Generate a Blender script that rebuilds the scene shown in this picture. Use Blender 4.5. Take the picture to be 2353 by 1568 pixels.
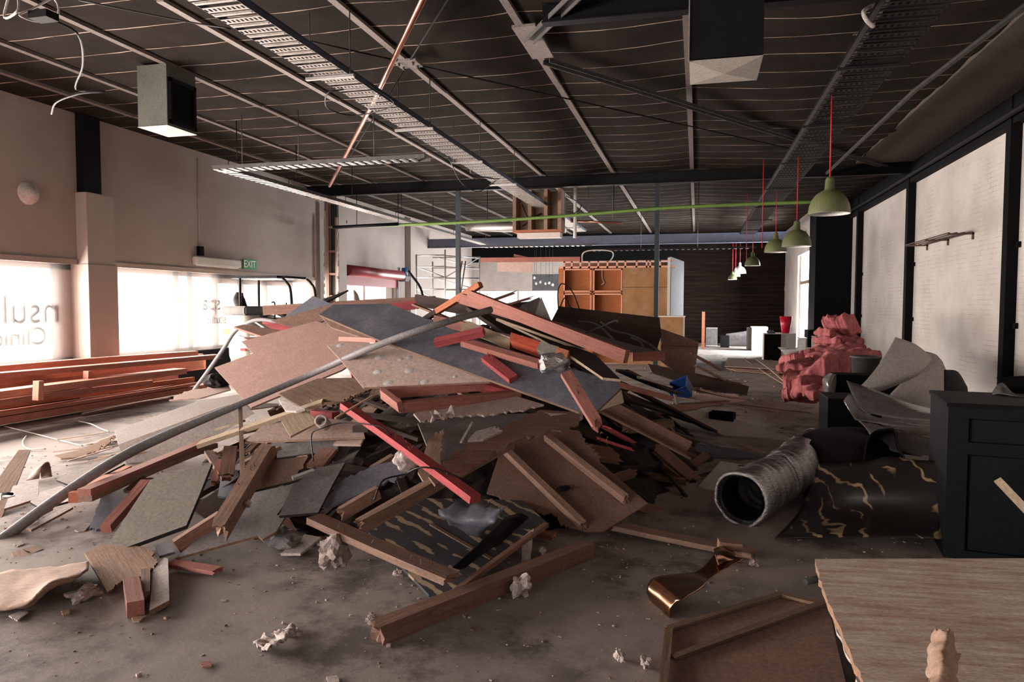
import bpy, bmesh, math, random
from mathutils import Vector, Matrix, noise
random.seed(7)
for o in list(bpy.data.objects): bpy.data.objects.remove(o)
SC = bpy.context.scene
COL = SC.collection
# ------------------------------------------------------------------ camera
FPX, YAW, PIT, ROL = 1650.0, .25134, -.05029, .00234
CAM = Vector((0, 0, 1.7))
_f = Vector((-math.sin(YAW)*math.cos(PIT), math.cos(YAW)*math.cos(PIT), math.sin(PIT)))
_r = Vector((math.cos(YAW), math.sin(YAW), 0)); _u = _r.cross(_f)
CR = math.cos(ROL)*_r + math.sin(ROL)*_u
CU = -math.sin(ROL)*_r + math.cos(ROL)*_u
CF = _f
cd = bpy.data.cameras.new('camera'); cam = bpy.data.objects.new('camera', cd); COL.objects.link(cam)
cd.sensor_width = 36; cd.lens = FPX/2353*36; cd.clip_start = .05; cd.clip_end = 300
cam.matrix_world = Matrix(((CR.x, CU.x, -CF.x, CAM.x), (CR.y, CU.y, -CF.y, CAM.y), (CR.z, CU.z, -CF.z, CAM.z), (0, 0, 0, 1)))
SC.camera = cam
# ------------------------------------------------------------------ view, world and daylight
SC.view_settings.view_transform = 'Standard'; SC.view_settings.look = 'None'
SC.view_settings.gamma = 1; SC.view_settings.use_curve_mapping = False
SC.view_settings.exposure = 0.0
SC.cycles.max_bounces = 7; SC.cycles.diffuse_bounces = 4; SC.cycles.glossy_bounces = 3
SC.cycles.transparent_max_bounces = 10; SC.cycles.sample_clamp_indirect = 4
SC.cycles.use_denoising = True
try: SC.cycles.denoiser = 'OPENIMAGEDENOISE'
except Exception: pass
CEIL, XL, XR, YB = 5.04, -10.61, 4.79, 33.5
W = bpy.data.worlds.new('sky'); SC.world = W; W.use_nodes = True
W.node_tree.nodes['Background'].inputs[0].default_value = (1, .97, .94, 1)
W.node_tree.nodes['Background'].inputs[1].default_value = 1.6
def window_light(name, loc, rot, sx, sy, power, color=(1, .97, .95)):
    l = bpy.data.lights.new(name, 'AREA'); l.shape = 'RECTANGLE'; l.size = sx; l.size_y = sy
    l.energy = power; l.color = color
    o = bpy.data.objects.new(name, l); COL.objects.link(o); o.location = loc; o.rotation_euler = rot
    return o
H = math.pi/2
window_light('daylight_street', (XL-1.0, 8.5, 1.75), (0, -H, 0), 2.9, 31, 13000, (1, .93, .885))
window_light('daylight_rear_windows', (-8.2, YB+.9, 1.3), (-H, 0, 0), 6.6, 2.8, 1500)
window_light('daylight_side_doorway', (XR+.4, 28.2, 2.0), (0, H, 0), 3.4, 3.4, 3800, (.95, .97, 1))
window_light('daylight_shopfront', (-7.0, -5.9, 1.7), (H, 0, 0), 6.0, 2.6, 480, (1, .93, .92))
# ------------------------------------------------------------------ pixel -> place in the room
def ray(u, v): return (CF + CR*((u-1176.5)/FPX) - CU*((v-784)/FPX))
def P(u, v, x=None, y=None, z=None):
    d = ray(u, v)
    if y is not None: t = y/d.y
    elif x is not None: t = x/d.x
    else: t = (z-CAM.z)/d.z
    return CAM + d*t
def hill(x, y):
    q = math.sqrt(((x+2.35)/(3.75 if x < -2.35 else 3.0))**2 + ((y-8.4)/4.6)**2)
    return 1.72*max(0, 1-q)**1.05
def S(u, v, lift=0.0):
    d = ray(u, v); best = None; bg = 9e9; t = 2.0; pt = None
    while t < 14:
        p = CAM + d*t; g = p.z - hill(p.x, p.y) - lift
        if g < 0:
            if pt is not None:
                a, b = pt, t
                for _ in range(20):
                    m = (a+b)/2; p = CAM+d*m
                    if p.z-hill(p.x, p.y)-lift < 0: b = m
                    else: a = m
                return CAM + d*b
            return p
        if g < bg and p.y < 9.5: bg = g; best = p
        pt = t; t += .04
    return best
# ------------------------------------------------------------------ materials
MATS = {}
def nt(m): m.use_nodes = True; t = m.node_tree; return t, t.nodes['Principled BSDF']
def mat(name, c, rough=.75, metal=0.0, c2=None, scale=6.0, stretch=(1, 1, 1), bump=0.0, contrast=.5, dirt=0.0, dirtc=(.05, .04, .035), spec=.3, detail=6):
    if name in MATS: return MATS[name]
    m = bpy.data.materials.new(name); t, b = nt(m); N = t.nodes; L = t.links
    b.inputs['Roughness'].default_value = rough; b.inputs['Metallic'].default_value = metal
    b.inputs['Specular IOR Level'].default_value = spec
    co = N.new('ShaderNodeTexCoord'); mp = N.new('ShaderNodeMapping'); mp.inputs['Scale'].default_value = stretch
    oi = N.new('ShaderNodeObjectInfo')
    ad = N.new('ShaderNodeVectorMath'); ad.operation = 'ADD'
    ml = N.new('ShaderNodeMath'); ml.operation = 'MULTIPLY'; ml.inputs[1].default_value = 37.0
    L.new(oi.outputs['Random'], ml.inputs[0]); L.new(co.outputs['Object'], ad.inputs[0]); L.new(ml.outputs[0], ad.inputs[1])
    L.new(ad.outputs[0], mp.inputs['Vector'])
    n = N.new('ShaderNodeTexNoise'); n.inputs['Scale'].default_value = scale; n.inputs['Detail'].default_value = detail; n.inputs['Roughness'].default_value = .6
    L.new(mp.outputs[0], n.inputs['Vector'])
    r = N.new('ShaderNodeValToRGB'); r.color_ramp.elements[0].position = .5-contrast/2; r.color_ramp.elements[1].position = .5+contrast/2
    c2 = c2 or tuple(x*.6 for x in c)
    r.color_ramp.elements[0].color = (*c2, 1); r.color_ramp.elements[1].color = (*c, 1)
    L.new(n.outputs['Fac'], r.inputs[0]); out = r.outputs[0]
    # tint variation from thing to thing
    hs = N.new('ShaderNodeHueSaturation'); mr = N.new('ShaderNodeMapRange'); mr.inputs[3].default_value = .82; mr.inputs[4].default_value = 1.12
    L.new(oi.outputs['Random'], mr.inputs[0]); L.new(mr.outputs[0], hs.inputs['Value']); L.new(out, hs.inputs['Color']); out = hs.outputs[0]
    if dirt > 0:
        n2 = N.new('ShaderNodeTexNoise'); n2.inputs['Scale'].default_value = 2.3; n2.inputs['Detail'].default_value = 8; n2.inputs['Roughness'].default_value = .7
        L.new(ad.outputs[0], n2.inputs['Vector'])
        r2 = N.new('ShaderNodeValToRGB'); r2.color_ramp.elements[0].position = .5; r2.color_ramp.elements[1].position = .75
        r2.color_ramp.elements[0].color = (0, 0, 0, 1); r2.color_ramp.elements[1].color = (dirt, dirt, dirt, 1)
        L.new(n2.outputs['Fac'], r2.inputs[0])
        mx = N.new('ShaderNodeMix'); mx.data_type = 'RGBA'; L.new(r2.outputs[0], mx.inputs[0]); L.new(out, mx.inputs[6]); mx.inputs[7].default_value = (*dirtc, 1); out = mx.outputs[2]
    if metal < .8:   # fine grime and grain
        n3 = N.new('ShaderNodeTexNoise'); n3.inputs['Scale'].default_value = 46; n3.inputs['Detail'].default_value = 5; n3.inputs['Roughness'].default_value = .75
        mp3 = N.new('ShaderNodeMapping'); mp3.inputs['Scale'].default_value = tuple(1 if k <= 1 else 2.2 for k in stretch); L.new(ad.outputs[0], mp3.inputs['Vector']); L.new(mp3.outputs[0], n3.inputs['Vector'])
        m3 = N.new('ShaderNodeMapRange'); m3.inputs[1].default_value = .32; m3.inputs[2].default_value = .62; m3.inputs[3].default_value = .66; m3.inputs[4].default_value = 1.10; L.new(n3.outputs[0], m3.inputs[0])
        h3 = N.new('ShaderNodeHueSaturation'); L.new(m3.outputs[0], h3.inputs['Value']); L.new(out, h3.inputs['Color']); out = h3.outputs[0]
    L.new(out, b.inputs['Base Color'])
    if bump:
        bp = N.new('ShaderNodeBump'); bp.inputs['Strength'].default_value = bump; bp.inputs['Distance'].default_value = .01
        L.new(n.outputs['Fac'], bp.inputs['Height']); L.new(bp.outputs[0], b.inputs['Normal'])
    MATS[name] = m; return m
def wood(name, c, c2, dirt=.35, rough=.8):
    return mat(name, c, rough, c2=c2, scale=5, stretch=(.6, 9, 9), bump=.25, contrast=.55, dirt=dirt)
M = dict(
 pine=wood('pine', (.37, .23, .17), (.21, .125, .09), .45),
 pink=wood('pink_timber', (.45, .195, .155), (.30, .11, .085), .35),
 red=wood('red_timber', (.46, .085, .088), (.27, .045, .05), .35),
 orange=wood('orange_timber', (.56, .22, .12), (.36, .11, .055), .2),
 stack=wood('stacked_red_timber', (.60, .27, .19), (.38, .12, .08), .25),
 old=wood('weathered_timber', (.27, .175, .115), (.13, .075, .05), .5),
 oldpink=wood('dusty_brown_timber', (.30, .17, .125), (.16, .08, .06), .5),
 dark=wood('dark_brown_timber', (.062, .036, .028), (.022, .013, .011), .3),  # deepened so the pile's filler pieces carry the shade between boards
 cream=wood('cream_plywood', (.52, .41, .30), (.38, .27, .18), .35),
 ply=wood('pale_plywood', (.47, .33, .245), (.31, .19, .13), .4),
 mdf=mat('pink_brown_board', (.45, .285, .245), .85, c2=(.37, .23, .195), scale=9, dirt=.25, dirtc=(.2, .12, .1)),
 mdf2=mat('pale_spotted_board', (.53, .40, .35), .85, c2=(.45, .33, .285), scale=7, dirt=.2, dirtc=(.25, .17, .14)),
 hard=mat('brown_hardboard', (.30, .18, .135), .85, c2=(.22, .13, .1), scale=5, dirt=.4, dirtc=(.09, .055, .045)),
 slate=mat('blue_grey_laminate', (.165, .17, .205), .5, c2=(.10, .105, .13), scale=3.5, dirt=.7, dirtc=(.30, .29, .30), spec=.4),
 olive=mat('olive_grey_laminate', (.285, .265, .225), .5, c2=(.25, .23, .195), scale=5, dirt=.15, spec=.4),
 grey=mat('grey_dusty_board', (.235, .215, .21), .7, c2=(.165, .15, .15), scale=4, dirt=.4, dirtc=(.11, .09, .085)),
 white=mat('white_laminate', (.66, .60, .56), .55, c2=(.55, .49, .45), scale=3, dirt=.35, dirtc=(.3, .22, .18)),
 plaster=mat('broken_plaster', (.60, .53, .49), .95, c2=(.38, .3, .27), scale=14, bump=.5, dirt=.4, dirtc=(.2, .15, .13)),
 edge=mat('dark_board_edge', (.035, .032, .03), .7, c2=(.02, .02, .02)),
 chipedge=mat('chipboard_edge', (.36, .22, .14), .9, c2=(.2, .11, .07), scale=40),
 pipe=mat('grey_conduit', (.25, .235, .235), .6, c2=(.20, .185, .185), scale=3, dirt=.3, dirtc=(.15, .13, .12), spec=.25),
 blk=mat('black_paint', (.006, .006, .0065), .75, c2=(.004, .004, .0045), spec=.08),
 blksteel=mat('black_steel', (.009, .0095, .010), .6, c2=(.005, .005, .006), scale=4, spec=.12),
 bluelit=mat('blue_lit_steel', (.17, .19, .27), .45, c2=(.12, .135, .2), scale=5, dirt=.3, dirtc=(.12, .1, .11), spec=.5),  # blue tone carries the bluish light on the far beam
 postgreen=mat('dark_teal_steel', (.011, .024, .03), .45, c2=(.008, .018, .023), spec=.5),
 galv=mat('galvanised_steel', (.62, .58, .55), .42, metal=.75, c2=(.45, .42, .40), scale=8),
 galvdull=mat('dull_galvanised_steel', (.13, .125, .12), .6, metal=.3, c2=(.07, .067, .065), scale=8),
 traydark=mat('sooty_tray_steel', (.035, .03, .03), .6, metal=.2, c2=(.018, .016, .016), scale=8, spec=.15),
 copper=mat('copper_pipe', (.80, .40, .30), .28, metal=1, c2=(.65, .28, .2), scale=6),
 coppersheet=mat('copper_sheet', (.56, .30, .18), .22, metal=1, c2=(.22, .11, .07), scale=4, dirt=.5, dirtc=(.1, .06, .045)),
 batten=mat('pale_ceiling_batten', (.34, .29, .265), .7, c2=(.25, .21, .19), scale=10),
 greenpipe=mat('green_pipe', (.14, .25, .05), .45, c2=(.11, .20, .04), spec=.5),
 lamp=mat('olive_green_enamel', (.12, .135, .055), .45, c2=(.105, .12, .048), spec=.5),
 lampin=mat('white_enamel', (.75, .74, .68), .4, c2=(.7, .69, .64)),
 cord=mat('red_cord', (.55, .02, .03), .6, c2=(.45, .02, .03)),
 wire=mat('black_cable', (.012, .012, .012), .5, c2=(.01, .01, .01)),
 wirew=mat('white_cable', (.7, .66, .6), .5, c2=(.6, .56, .5)),
 pinkins=mat('pink_glasswool', (.56, .185, .19), .98, c2=(.27, .065, .07), scale=11, bump=1.0, dirt=.3, dirtc=(.25, .1, .08)),
 ceramic=mat('white_ceramic', (.88, .87, .85), .15, c2=(.72, .7, .68), spec=.6),
 foil=mat('silver_foil', (.72, .70, .71), .2, metal=.9, c2=(.34, .33, .34), scale=22, stretch=(.5, 4, 4), bump=1.0),
 whitesheet=mat('off_white_sheet', (.50, .46, .44), .6, c2=(.43, .39, .37), scale=3, dirt=.2),
 machine=mat('cream_machine_paint', (.78, .74, .62), .35, c2=(.7, .66, .55), dirt=.2, dirtc=(.4, .34, .25), spec=.5),
 blueplastic=mat('blue_plastic', (.006, .035, .17), .5, c2=(.005, .028, .13), spec=.5),
 rolldoor=mat('dark_red_roller_steel', (.26, .022, .03), .45, c2=(.18, .016, .022), spec=.5),
 redplastic=mat('red_plastic', (.75, .01, .05), .35, c2=(.65, .01, .04), spec=.5),
 plycab=wood('orange_plywood', (.52, .20, .075), (.38, .13, .045), .15),
 plyframe=wood('pink_frame_timber', (.80, .42, .30), (.66, .32, .22), .05),
 plygold=mat('scratched_plywood', (.46, .24, .10), .6, c2=(.27, .13, .05), scale=2, dirt=.5, dirtc=(.5, .36, .24)),
 rubber=mat('black_rubber', (.012, .010, .010), .7, c2=(.007, .006, .006), spec=.15),
 plastic=mat('clear_grey_plastic', (.20, .18, .18), .18, c2=(.11, .10, .10), scale=7, bump=.6, spec=.8),
 exitg=mat('exit_green', (.01, .22, .05), .4, c2=(.01, .2, .045)),
 letter=mat('white_letter', (.85, .85, .8), .5, c2=(.8, .8, .76)),
 motorblue=mat('blue_motor_paint', (.03, .10, .25), .4, c2=(.02, .08, .2)),
 spot=mat('white_plaster_spot', (.66, .62, .60), .9, c2=(.58, .54, .52)), partgrey=mat('partition_grey_paint', (.17, .17, .19), .7, c2=(.12, .12, .135), dirt=.3),  # partgrey is the side partition's own colour
 rock=mat('pale_rubble', (.58, .50, .46), .95, c2=(.32, .25, .22), scale=18, bump=.8),
)
# ------------------------------------------------------------------ object helpers
MW = {}
def tag(o, label=None, cat=None, group=None, kind=None):
    if label: o['label'] = label
    if cat: o['category'] = cat
    if group: o['group'] = group
    if kind: o['kind'] = kind
    return o
def link(name, me, mats, M4=None, parent=None, smooth=False):
    o = bpy.data.objects.new(name, me); COL.objects.link(o)
    for m in (mats if isinstance(mats, (list, tuple)) else [mats]): me.materials.append(M[m] if isinstance(m, str) else m)
    M4 = M4 or Matrix.Identity(4); MW[o] = M4
    if parent is not None:
        o.parent = parent; o.matrix_parent_inverse = MW[parent].inverted()
    o.matrix_basis = M4
    if smooth: me.polygons.foreach_set('use_smooth', [True]*len(me.polygons))
    return o
def bm_obj(name, bm, mats, M4=None, parent=None, smooth=False):
    bmesh.ops.recalc_face_normals(bm, faces=bm.faces)
    me = bpy.data.meshes.new(name); bm.to_mesh(me); bm.free()
    return link(name, me, mats, M4, parent, smooth)
def empty(name, loc, label=None, cat=None, group=None, M4=None):
    o = bpy.data.objects.new(name, None); COL.objects.link(o); o.empty_display_size = .1
    M4 = M4 or Matrix.Translation(loc); MW[o] = M4; o.matrix_basis = M4
    return tag(o, label, cat, group)
def add_box(bm, lo, hi, mi=0):
    x0, y0, z0 = lo; x1, y1, z1 = hi
    vs = [bm.verts.new(p) for p in ((x0,y0,z0),(x1,y0,z0),(x1,y1,z0),(x0,y1,z0),(x0,y0,z1),(x1,y0,z1),(x1,y1,z1),(x0,y1,z1))]
    for f in ((0,3,2,1),(4,5,6,7),(0,1,5,4),(1,2,6,5),(2,3,7,6),(3,0,4,7)):
        bm.faces.new([vs[i] for i in f]).material_index = mi
    return vs
def boxes(name, L, m, parent=None, M4=None, bev=0):
    bm = bmesh.new()
    for lo, hi in L: add_box(bm, lo, hi)
    if bev: bmesh.ops.bevel(bm, geom=bm.edges[:], offset=bev, segments=2, affect='EDGES')
    return bm_obj(name, bm, m, M4, parent)
def add_tube(bm, pts, r, seg=8, caps=True):
    pts = [Vector(p) for p in pts]; rings = []
    rr = r if isinstance(r, (list, tuple)) else [r]*len(pts)
    up = Vector((0, 0, 1)); prev = None
    for i, p in enumerate(pts):
        d = (pts[min(i+1, len(pts)-1)] - pts[max(i-1, 0)]).normalized()
        a = prev if prev is not None else (up if abs(d.z) < .95 else Vector((1, 0, 0)))
        a = (a - d*a.dot(d))
        a = a.normalized() if a.length > 1e-6 else d.orthogonal().normalized()
        prev = a; b = d.cross(a)
        rings.append([bm.verts.new(p + (a*math.cos(k*2*math.pi/seg) + b*math.sin(k*2*math.pi/seg))*rr[i]) for k in range(seg)])
    for i in range(len(rings)-1):
        for k in range(seg):
            bm.faces.new((rings[i][k], rings[i][(k+1) % seg], rings[i+1][(k+1) % seg], rings[i+1][k])).smooth = True
    if caps: bm.faces.new(rings[0][::-1]); bm.faces.new(rings[-1])
def spline(pts, n=6):
    pts = [Vector(p) for p in pts]
    if len(pts) < 3: return pts
    q = [2*pts[0]-pts[1]] + pts + [2*pts[-1]-pts[-2]]; out = []
    for i in range(1, len(q)-2):
        for k in range(n):
            t = k/n; a, b, c, d = q[i-1], q[i], q[i+1], q[i+2]
            out.append(.5*((2*b) + (c-a)*t + (2*a-5*b+4*c-d)*t*t + (3*b-a-3*c+d)*t**3))
    return out + [pts[-1]]
def tube(name, pts, r, m, parent=None, seg=8, smooth=True, n=6):
    P_ = spline(pts, n) if smooth else pts
    if isinstance(r, (list, tuple)) and len(r) != len(P_):
        q = [i*(len(r)-1)/(len(P_)-1) for i in range(len(P_))]
        r = [r[int(t)]*(1-t % 1)+r[min(int(t)+1, len(r)-1)]*(t % 1) for t in q]
    bm = bmesh.new(); add_tube(bm, P_, r, seg)
    return bm_obj(name, bm, m, None, parent)
def frame(o, ex, ez):
    ex = ex.normalized(); ez = (ez - ex*ez.dot(ex)).normalized(); ey = ez.cross(ex)
    return Matrix(((ex.x, ey.x, ez.x, o.x), (ex.y, ey.y, ez.y, o.y), (ex.z, ey.z, ez.z, o.z), (0, 0, 0, 1)))
def timber_mesh(L, w, t, jag=(0, 0), rnd=None):
    rnd = rnd or random
    bm = bmesh.new(); nx = max(3, int(L/.25)); ny, nz = 4, 3; ring = []
    per = []
    for j in range(ny): per.append((-.5+j/ny, -.5))
    for j in range(nz): per.append((.5, -.5+j/nz))
    for j in range(ny): per.append((.5-j/ny, .5))
    for j in range(nz): per.append((-.5, .5-j/nz))
    bow = rnd.uniform(-.006, .006)*L; k0 = rnd.uniform(0, 50)
    for i in range(nx+1):
        x = L*i/nx; row = []
        for k, (a, b) in enumerate(per):
            xx = x
            if i == 0 and jag[0]: xx -= abs(noise.noise((a*7+k0, b*7, 1)))*jag[0]*2.4
            if i == nx and jag[1]: xx += abs(noise.noise((a*7+k0, b*7, 9)))*jag[1]*2.4
            row.append(bm.verts.new((xx, a*w, b*t + bow*math.sin(math.pi*i/nx))))
        ring.append(row)
    n = len(per)
    for i in range(nx):
        for k in range(n): bm.faces.new((ring[i][k], ring[i][(k+1) % n], ring[i+1][(k+1) % n], ring[i+1][k]))
    for rg, j, s in ((ring[0], jag[0], -1), (ring[-1], jag[1], 1)):
        c = bm.verts.new((sum(v.co.x for v in rg)/n - s*j*.5, 0, 0))
        for k in range(n): bm.faces.new((rg[k], rg[(k+1) % n], c))
    return bm
def timber(name, a, b, w, t, m, label=None, cat='timber', up=None, roll=0, jag=(0, 0), group=None, parent=None):
    a, b = Vector(a), Vector(b); d = b-a
    up = Vector(up) if up else Vector((0, 0, 1))
    if abs(d.normalized().dot(up)) > .97: up = Vector((0, -1, 0))
    F = frame(a, d, up) @ Matrix.Rotation(math.radians(roll), 4, 'X')
    o = bm_obj(name, timber_mesh(d.length, w, t, jag), m, F, parent)
    return tag(o, label, cat if label else None, group)
def rag(pts, edges, amp, n=9, seed=0):
    out = []; n = int(n*1.8)
    for i, p in enumerate(pts):
        q = pts[(i+1) % len(pts)]; out.append(Vector(p))
        if i in edges:
            d = Vector(q)-Vector(p); nn = Vector((-d[1], d[0])).normalized(); k0 = random.uniform(0, 90)
            for k in range(1, n):
                t = k/n + random.uniform(-.25, .25)/n; e = min(1, 4*t, 4*(1-t))
                out.append(Vector(p)+d*t + nn*amp*e*(1.5*noise.noise((t*5+k0, 0, 0)) + .9*noise.noise((t*15, k0, 0)) + random.uniform(-.35, .35)))
    return out
def slab(name, pts3, nrm, th, m, parent=None, exf=None):
    """a board: polygon in a plane, given thickness below its face"""
    n = Vector(nrm).normalized(); o = pts3[0]; ex = None; L = 0
    for i in range(len(pts3)):
        d = pts3[(i+1) % len(pts3)]-pts3[i]
        if d.length > L: L = d.length; ex = d
    if exf is not None: ex = Vector(exf)
    F = frame(o, ex, n); Fi = F.inverted(); loc = [Fi @ p for p in pts3]
    bm = bmesh.new(); top = [bm.verts.new((p.x, p.y, 0)) for p in loc]; bot = [bm.verts.new((p.x, p.y, -th)) for p in loc]
    bm.faces.new(top); bm.faces.new(bot[::-1])
    mi = 1 if isinstance(m, (list, tuple)) and len(m) > 1 else 0
    for i in range(len(top)):
        j = (i+1) % len(top); bm.faces.new((top[i], top[j], bot[j], bot[i])).material_index = mi
    return bm_obj(name, bm, m, F, parent)
def board(name, px, m, label=None, cat='board', lift=.1, th=.018, n=None, at=None, ragged=(), amp=5, rn=9, group=None, parent=None, tilt=None, minf=.33):
    """px: outline as seen; the plane is the pile's own slope at the middle unless n / at say otherwise"""
    cu = sum(p[0] for p in px)/len(px); cv = sum(p[1] for p in px)/len(px)
    A = at if at is not None else S(cu, cv, lift)
    if n is None:
        e = .35; n = Vector((-(hill(A.x+e, A.y)-hill(A.x-e, A.y))/(2*e), -(hill(A.x, A.y+e)-hill(A.x, A.y-e))/(2*e), 1))
    n = Vector(n).normalized()
    if tilt: n = (n + Vector(tilt)).normalized()
    vd = (CAM-A).normalized(); k = 0
    while min(n.dot(-ray(*p).normalized()) for p in px) < minf and k < 30: n = (n + vd*.06).normalized(); k += 1
    pp = rag(px, ragged, amp, rn) if ragged else px
    P3 = []
    for p in pp:
        d = ray(p[0], p[1]); P3.append(CAM + d*((A-CAM).dot(n)/d.dot(n)))
    o = slab(name, P3, n, th, m, parent); o_n[o] = (A, n)
    return tag(o, label, cat if label else None, group)
o_n = {}
def onplane(o, u, v, off=0):
    A, n = o_n[o]; d = ray(u, v); return CAM + d*((A+n*off-CAM).dot(n)/d.dot(n))
def resample(pts, k):
    d = [0]
    for i in range(1, len(pts)): d.append(d[-1]+(pts[i]-pts[i-1]).length)
    out = []; j = 0
    for i in range(k+1):
        t = d[-1]*i/k
        while j < len(d)-2 and d[j+1] < t: j += 1
        f = (t-d[j])/max(1e-9, d[j+1]-d[j]); out.append(pts[j].lerp(pts[j+1], min(1, f)))
    return out
def loft(name, rows, m, th=.003, label=None, cat=None, n=5, parent=None, closed=False, group=None, rough=0, fr=9):
    R1 = [resample(spline(r, n), max(len(q) for q in rows)*n) for r in rows]; k = len(R1[0])
    cols = [spline([r[i] for r in R1], n) for i in range(k)]
    if rough:
        for i, c in enumerate(cols):
            for j, p in enumerate(c):
                w = rough*(2.2 if i in (0, k-1) or j in (0, len(c)-1) else 1)
                c[j] = p + Vector((noise.noise(p*fr), noise.noise(p*fr+Vector((5, 0, 0))), noise.noise(p*fr*1.3+Vector((0, 7, 0)))+.5*noise.noise(p*fr*3)))*w
    bm = bmesh.new(); V = [[bm.verts.new(p) for p in c] for c in cols]
    for i in range(k-1):
        for j in range(len(V[0])-1): bm.faces.new((V[i][j], V[i+1][j], V[i+1][j+1], V[i][j+1])).smooth = True
    o = bm_obj(name, bm, m, None, parent, True)
    md = o.modifiers.new('thickness', 'SOLIDIFY'); md.thickness = th; md.offset = 0
    return tag(o, label, cat, group)
def lathe_bm(prof, seg=32, bm=None, c=(0, 0, 0)):
    bm = bm or bmesh.new(); rings = []
    for r, z in prof: rings.append([bm.verts.new((c[0]+r*math.cos(2*math.pi*k/seg), c[1]+r*math.sin(2*math.pi*k/seg), c[2]+z)) for k in range(seg)])
    for i in range(len(rings)-1):
        for k in range(seg): bm.faces.new((rings[i][k], rings[i][(k+1) % seg], rings[i+1][(k+1) % seg], rings[i+1][k])).smooth = True
    return bm
def lump(name, c, s, m, label, cat='rubble', seed=0, rough=.35, sub=3, group=None, rot=None):
    bm = bmesh.new(); bmesh.ops.create_icosphere(bm, subdivisions=sub, radius=1)
    for v in bm.verts:
        p = v.co.copy(); k = 1 + rough*noise.noise(p*1.4+Vector((seed*3.1, 0, 0))) + rough*.5*noise.noise(p*3.7+Vector((0, seed*1.7, 0))) + rough*.2*noise.noise(p*9)
        v.co = Vector((p.x*k*s[0], p.y*k*s[1], p.z*k*s[2]))
    zmin = min(v.co.z for v in bm.verts)
    F = Matrix.Translation((c[0], c[1], c[2]-zmin)) @ Matrix.Rotation(rot or seed*1.3, 4, 'Z')
    return tag(bm_obj(name, bm, m, F, None, sub > 2 and rough < .3), label, cat, group)
def text_mesh(s, size, depth=.004):
    c = bpy.data.curves.new('t', 'FONT'); c.body = s; c.size = size; c.extrude = depth
    c.align_x = 'CENTER'; c.align_y = 'CENTER'
    o = bpy.data.objects.new('t', c); COL.objects.link(o); dg = bpy.context.evaluated_depsgraph_get()
    me = bpy.data.meshes.new_from_object(o.evaluated_get(dg)); bpy.data.objects.remove(o); return me
# ================================================================== ROOM
def struct(o): o['kind'] = 'structure'; return o
def new_mat(name):
    m = bpy.data.materials.new(name); t, b = nt(m); return m, t, b, t.nodes, t.links
def ramp(N, e):
    r = N.new('ShaderNodeValToRGB'); r.color_ramp.elements[0].position = e[0][0]; r.color_ramp.elements[0].color = (*e[0][1], 1)
    r.color_ramp.elements[1].position = e[-1][0]; r.color_ramp.elements[1].color = (*e[-1][1], 1)
    for p, c in e[1:-1]: x = r.color_ramp.elements.new(p); x.color = (*c, 1)
    return r
def noise_n(N, L, co, s, d=8, ro=.65):
    n = N.new('ShaderNodeTexNoise'); n.inputs['Scale'].default_value = s; n.inputs['Detail'].default_value = d; n.inputs['Roughness'].default_value = ro
    L.new(co, n.inputs['Vector']); return n
# --- floor: dusty concrete with scuffs, stains and drag marks
m, t, b, N, L = new_mat('dusty_concrete'); co = N.new('ShaderNodeTexCoord').outputs['Object']
n1 = noise_n(N, L, co, .55); r1 = ramp(N, [(.35, (.23, .195, .175)), (.65, (.34, .29, .26))]); L.new(n1.outputs[0], r1.inputs[0])
n2 = noise_n(N, L, co, 2.6, 10, .75); r2 = ramp(N, [(.44, (0, 0, 0)), (.58, (.9, .9, .9))]); L.new(n2.outputs[0], r2.inputs[0])
mx = N.new('ShaderNodeMix'); mx.data_type = 'RGBA'; mx.inputs[7].default_value = (.085, .066, .058, 1)
n3 = noise_n(N, L, co, .8, 3); r3 = ramp(N, [(.43, (.05, .05, .05)), (.56, (1, 1, 1))]); L.new(n3.outputs[0], r3.inputs[0])
ml = N.new('ShaderNodeMath'); ml.operation = 'MULTIPLY'; L.new(r2.outputs[0], ml.inputs[0]); L.new(r3.outputs[0], ml.inputs[1])
L.new(ml.outputs[0], mx.inputs[0]); L.new(r1.outputs[0], mx.inputs[6])
n4 = noise_n(N, L, co, 75, 3); r4 = ramp(N, [(.68, (0, 0, 0)), (.72, (.6, .6, .6))]); L.new(n4.outputs[0], r4.inputs[0])
m2 = N.new('ShaderNodeMix'); m2.data_type = 'RGBA'; m2.inputs[7].default_value = (.50, .44, .40, 1); L.new(r4.outputs[0], m2.inputs[0]); L.new(mx.outputs[2], m2.inputs[6])
L.new(m2.outputs[2], b.inputs['Base Color']); b.inputs['Roughness'].default_value = .8
bp = N.new('ShaderNodeBump'); bp.inputs['Strength'].default_value = .22; bp.inputs['Distance'].default_value = .015
n5 = noise_n(N, L, co, 14, 10, .7); L.new(n5.outputs[0], bp.inputs['Height']); L.new(bp.outputs[0], b.inputs['Normal'])
M['floor'] = m
struct(boxes('floor', [((XL-1.2, -6.5, -.2), (XR+1.5, YB+1, 0))], 'floor'))
# --- left wall
m, t, b, N, L = new_mat('beige_wall_paint'); co = N.new('ShaderNodeTexCoord').outputs['Object']
n1 = noise_n(N, L, co, .7, 6); r1 = ramp(N, [(.35, (.33, .28, .25)), (.7, (.385, .33, .295))]); L.new(n1.outputs[0], r1.inputs[0])
n2 = noise_n(N, L, co, 7, 5, .7); r2 = ramp(N, [(.71, (0, 0, 0)), (.75, (.6, .6, .6))]); L.new(n2.outputs[0], r2.inputs[0])
mx = N.new('ShaderNodeMix'); mx.data_type = 'RGBA'; mx.inputs[7].default_value = (.28, .2, .17, 1); L.new(r2.outputs[0], mx.inputs[0]); L.new(r1.outputs[0], mx.inputs[6])
L.new(mx.outputs[2], b.inputs['Base Color']); b.inputs['Roughness'].default_value = .9; M['wallL'] = m
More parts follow.
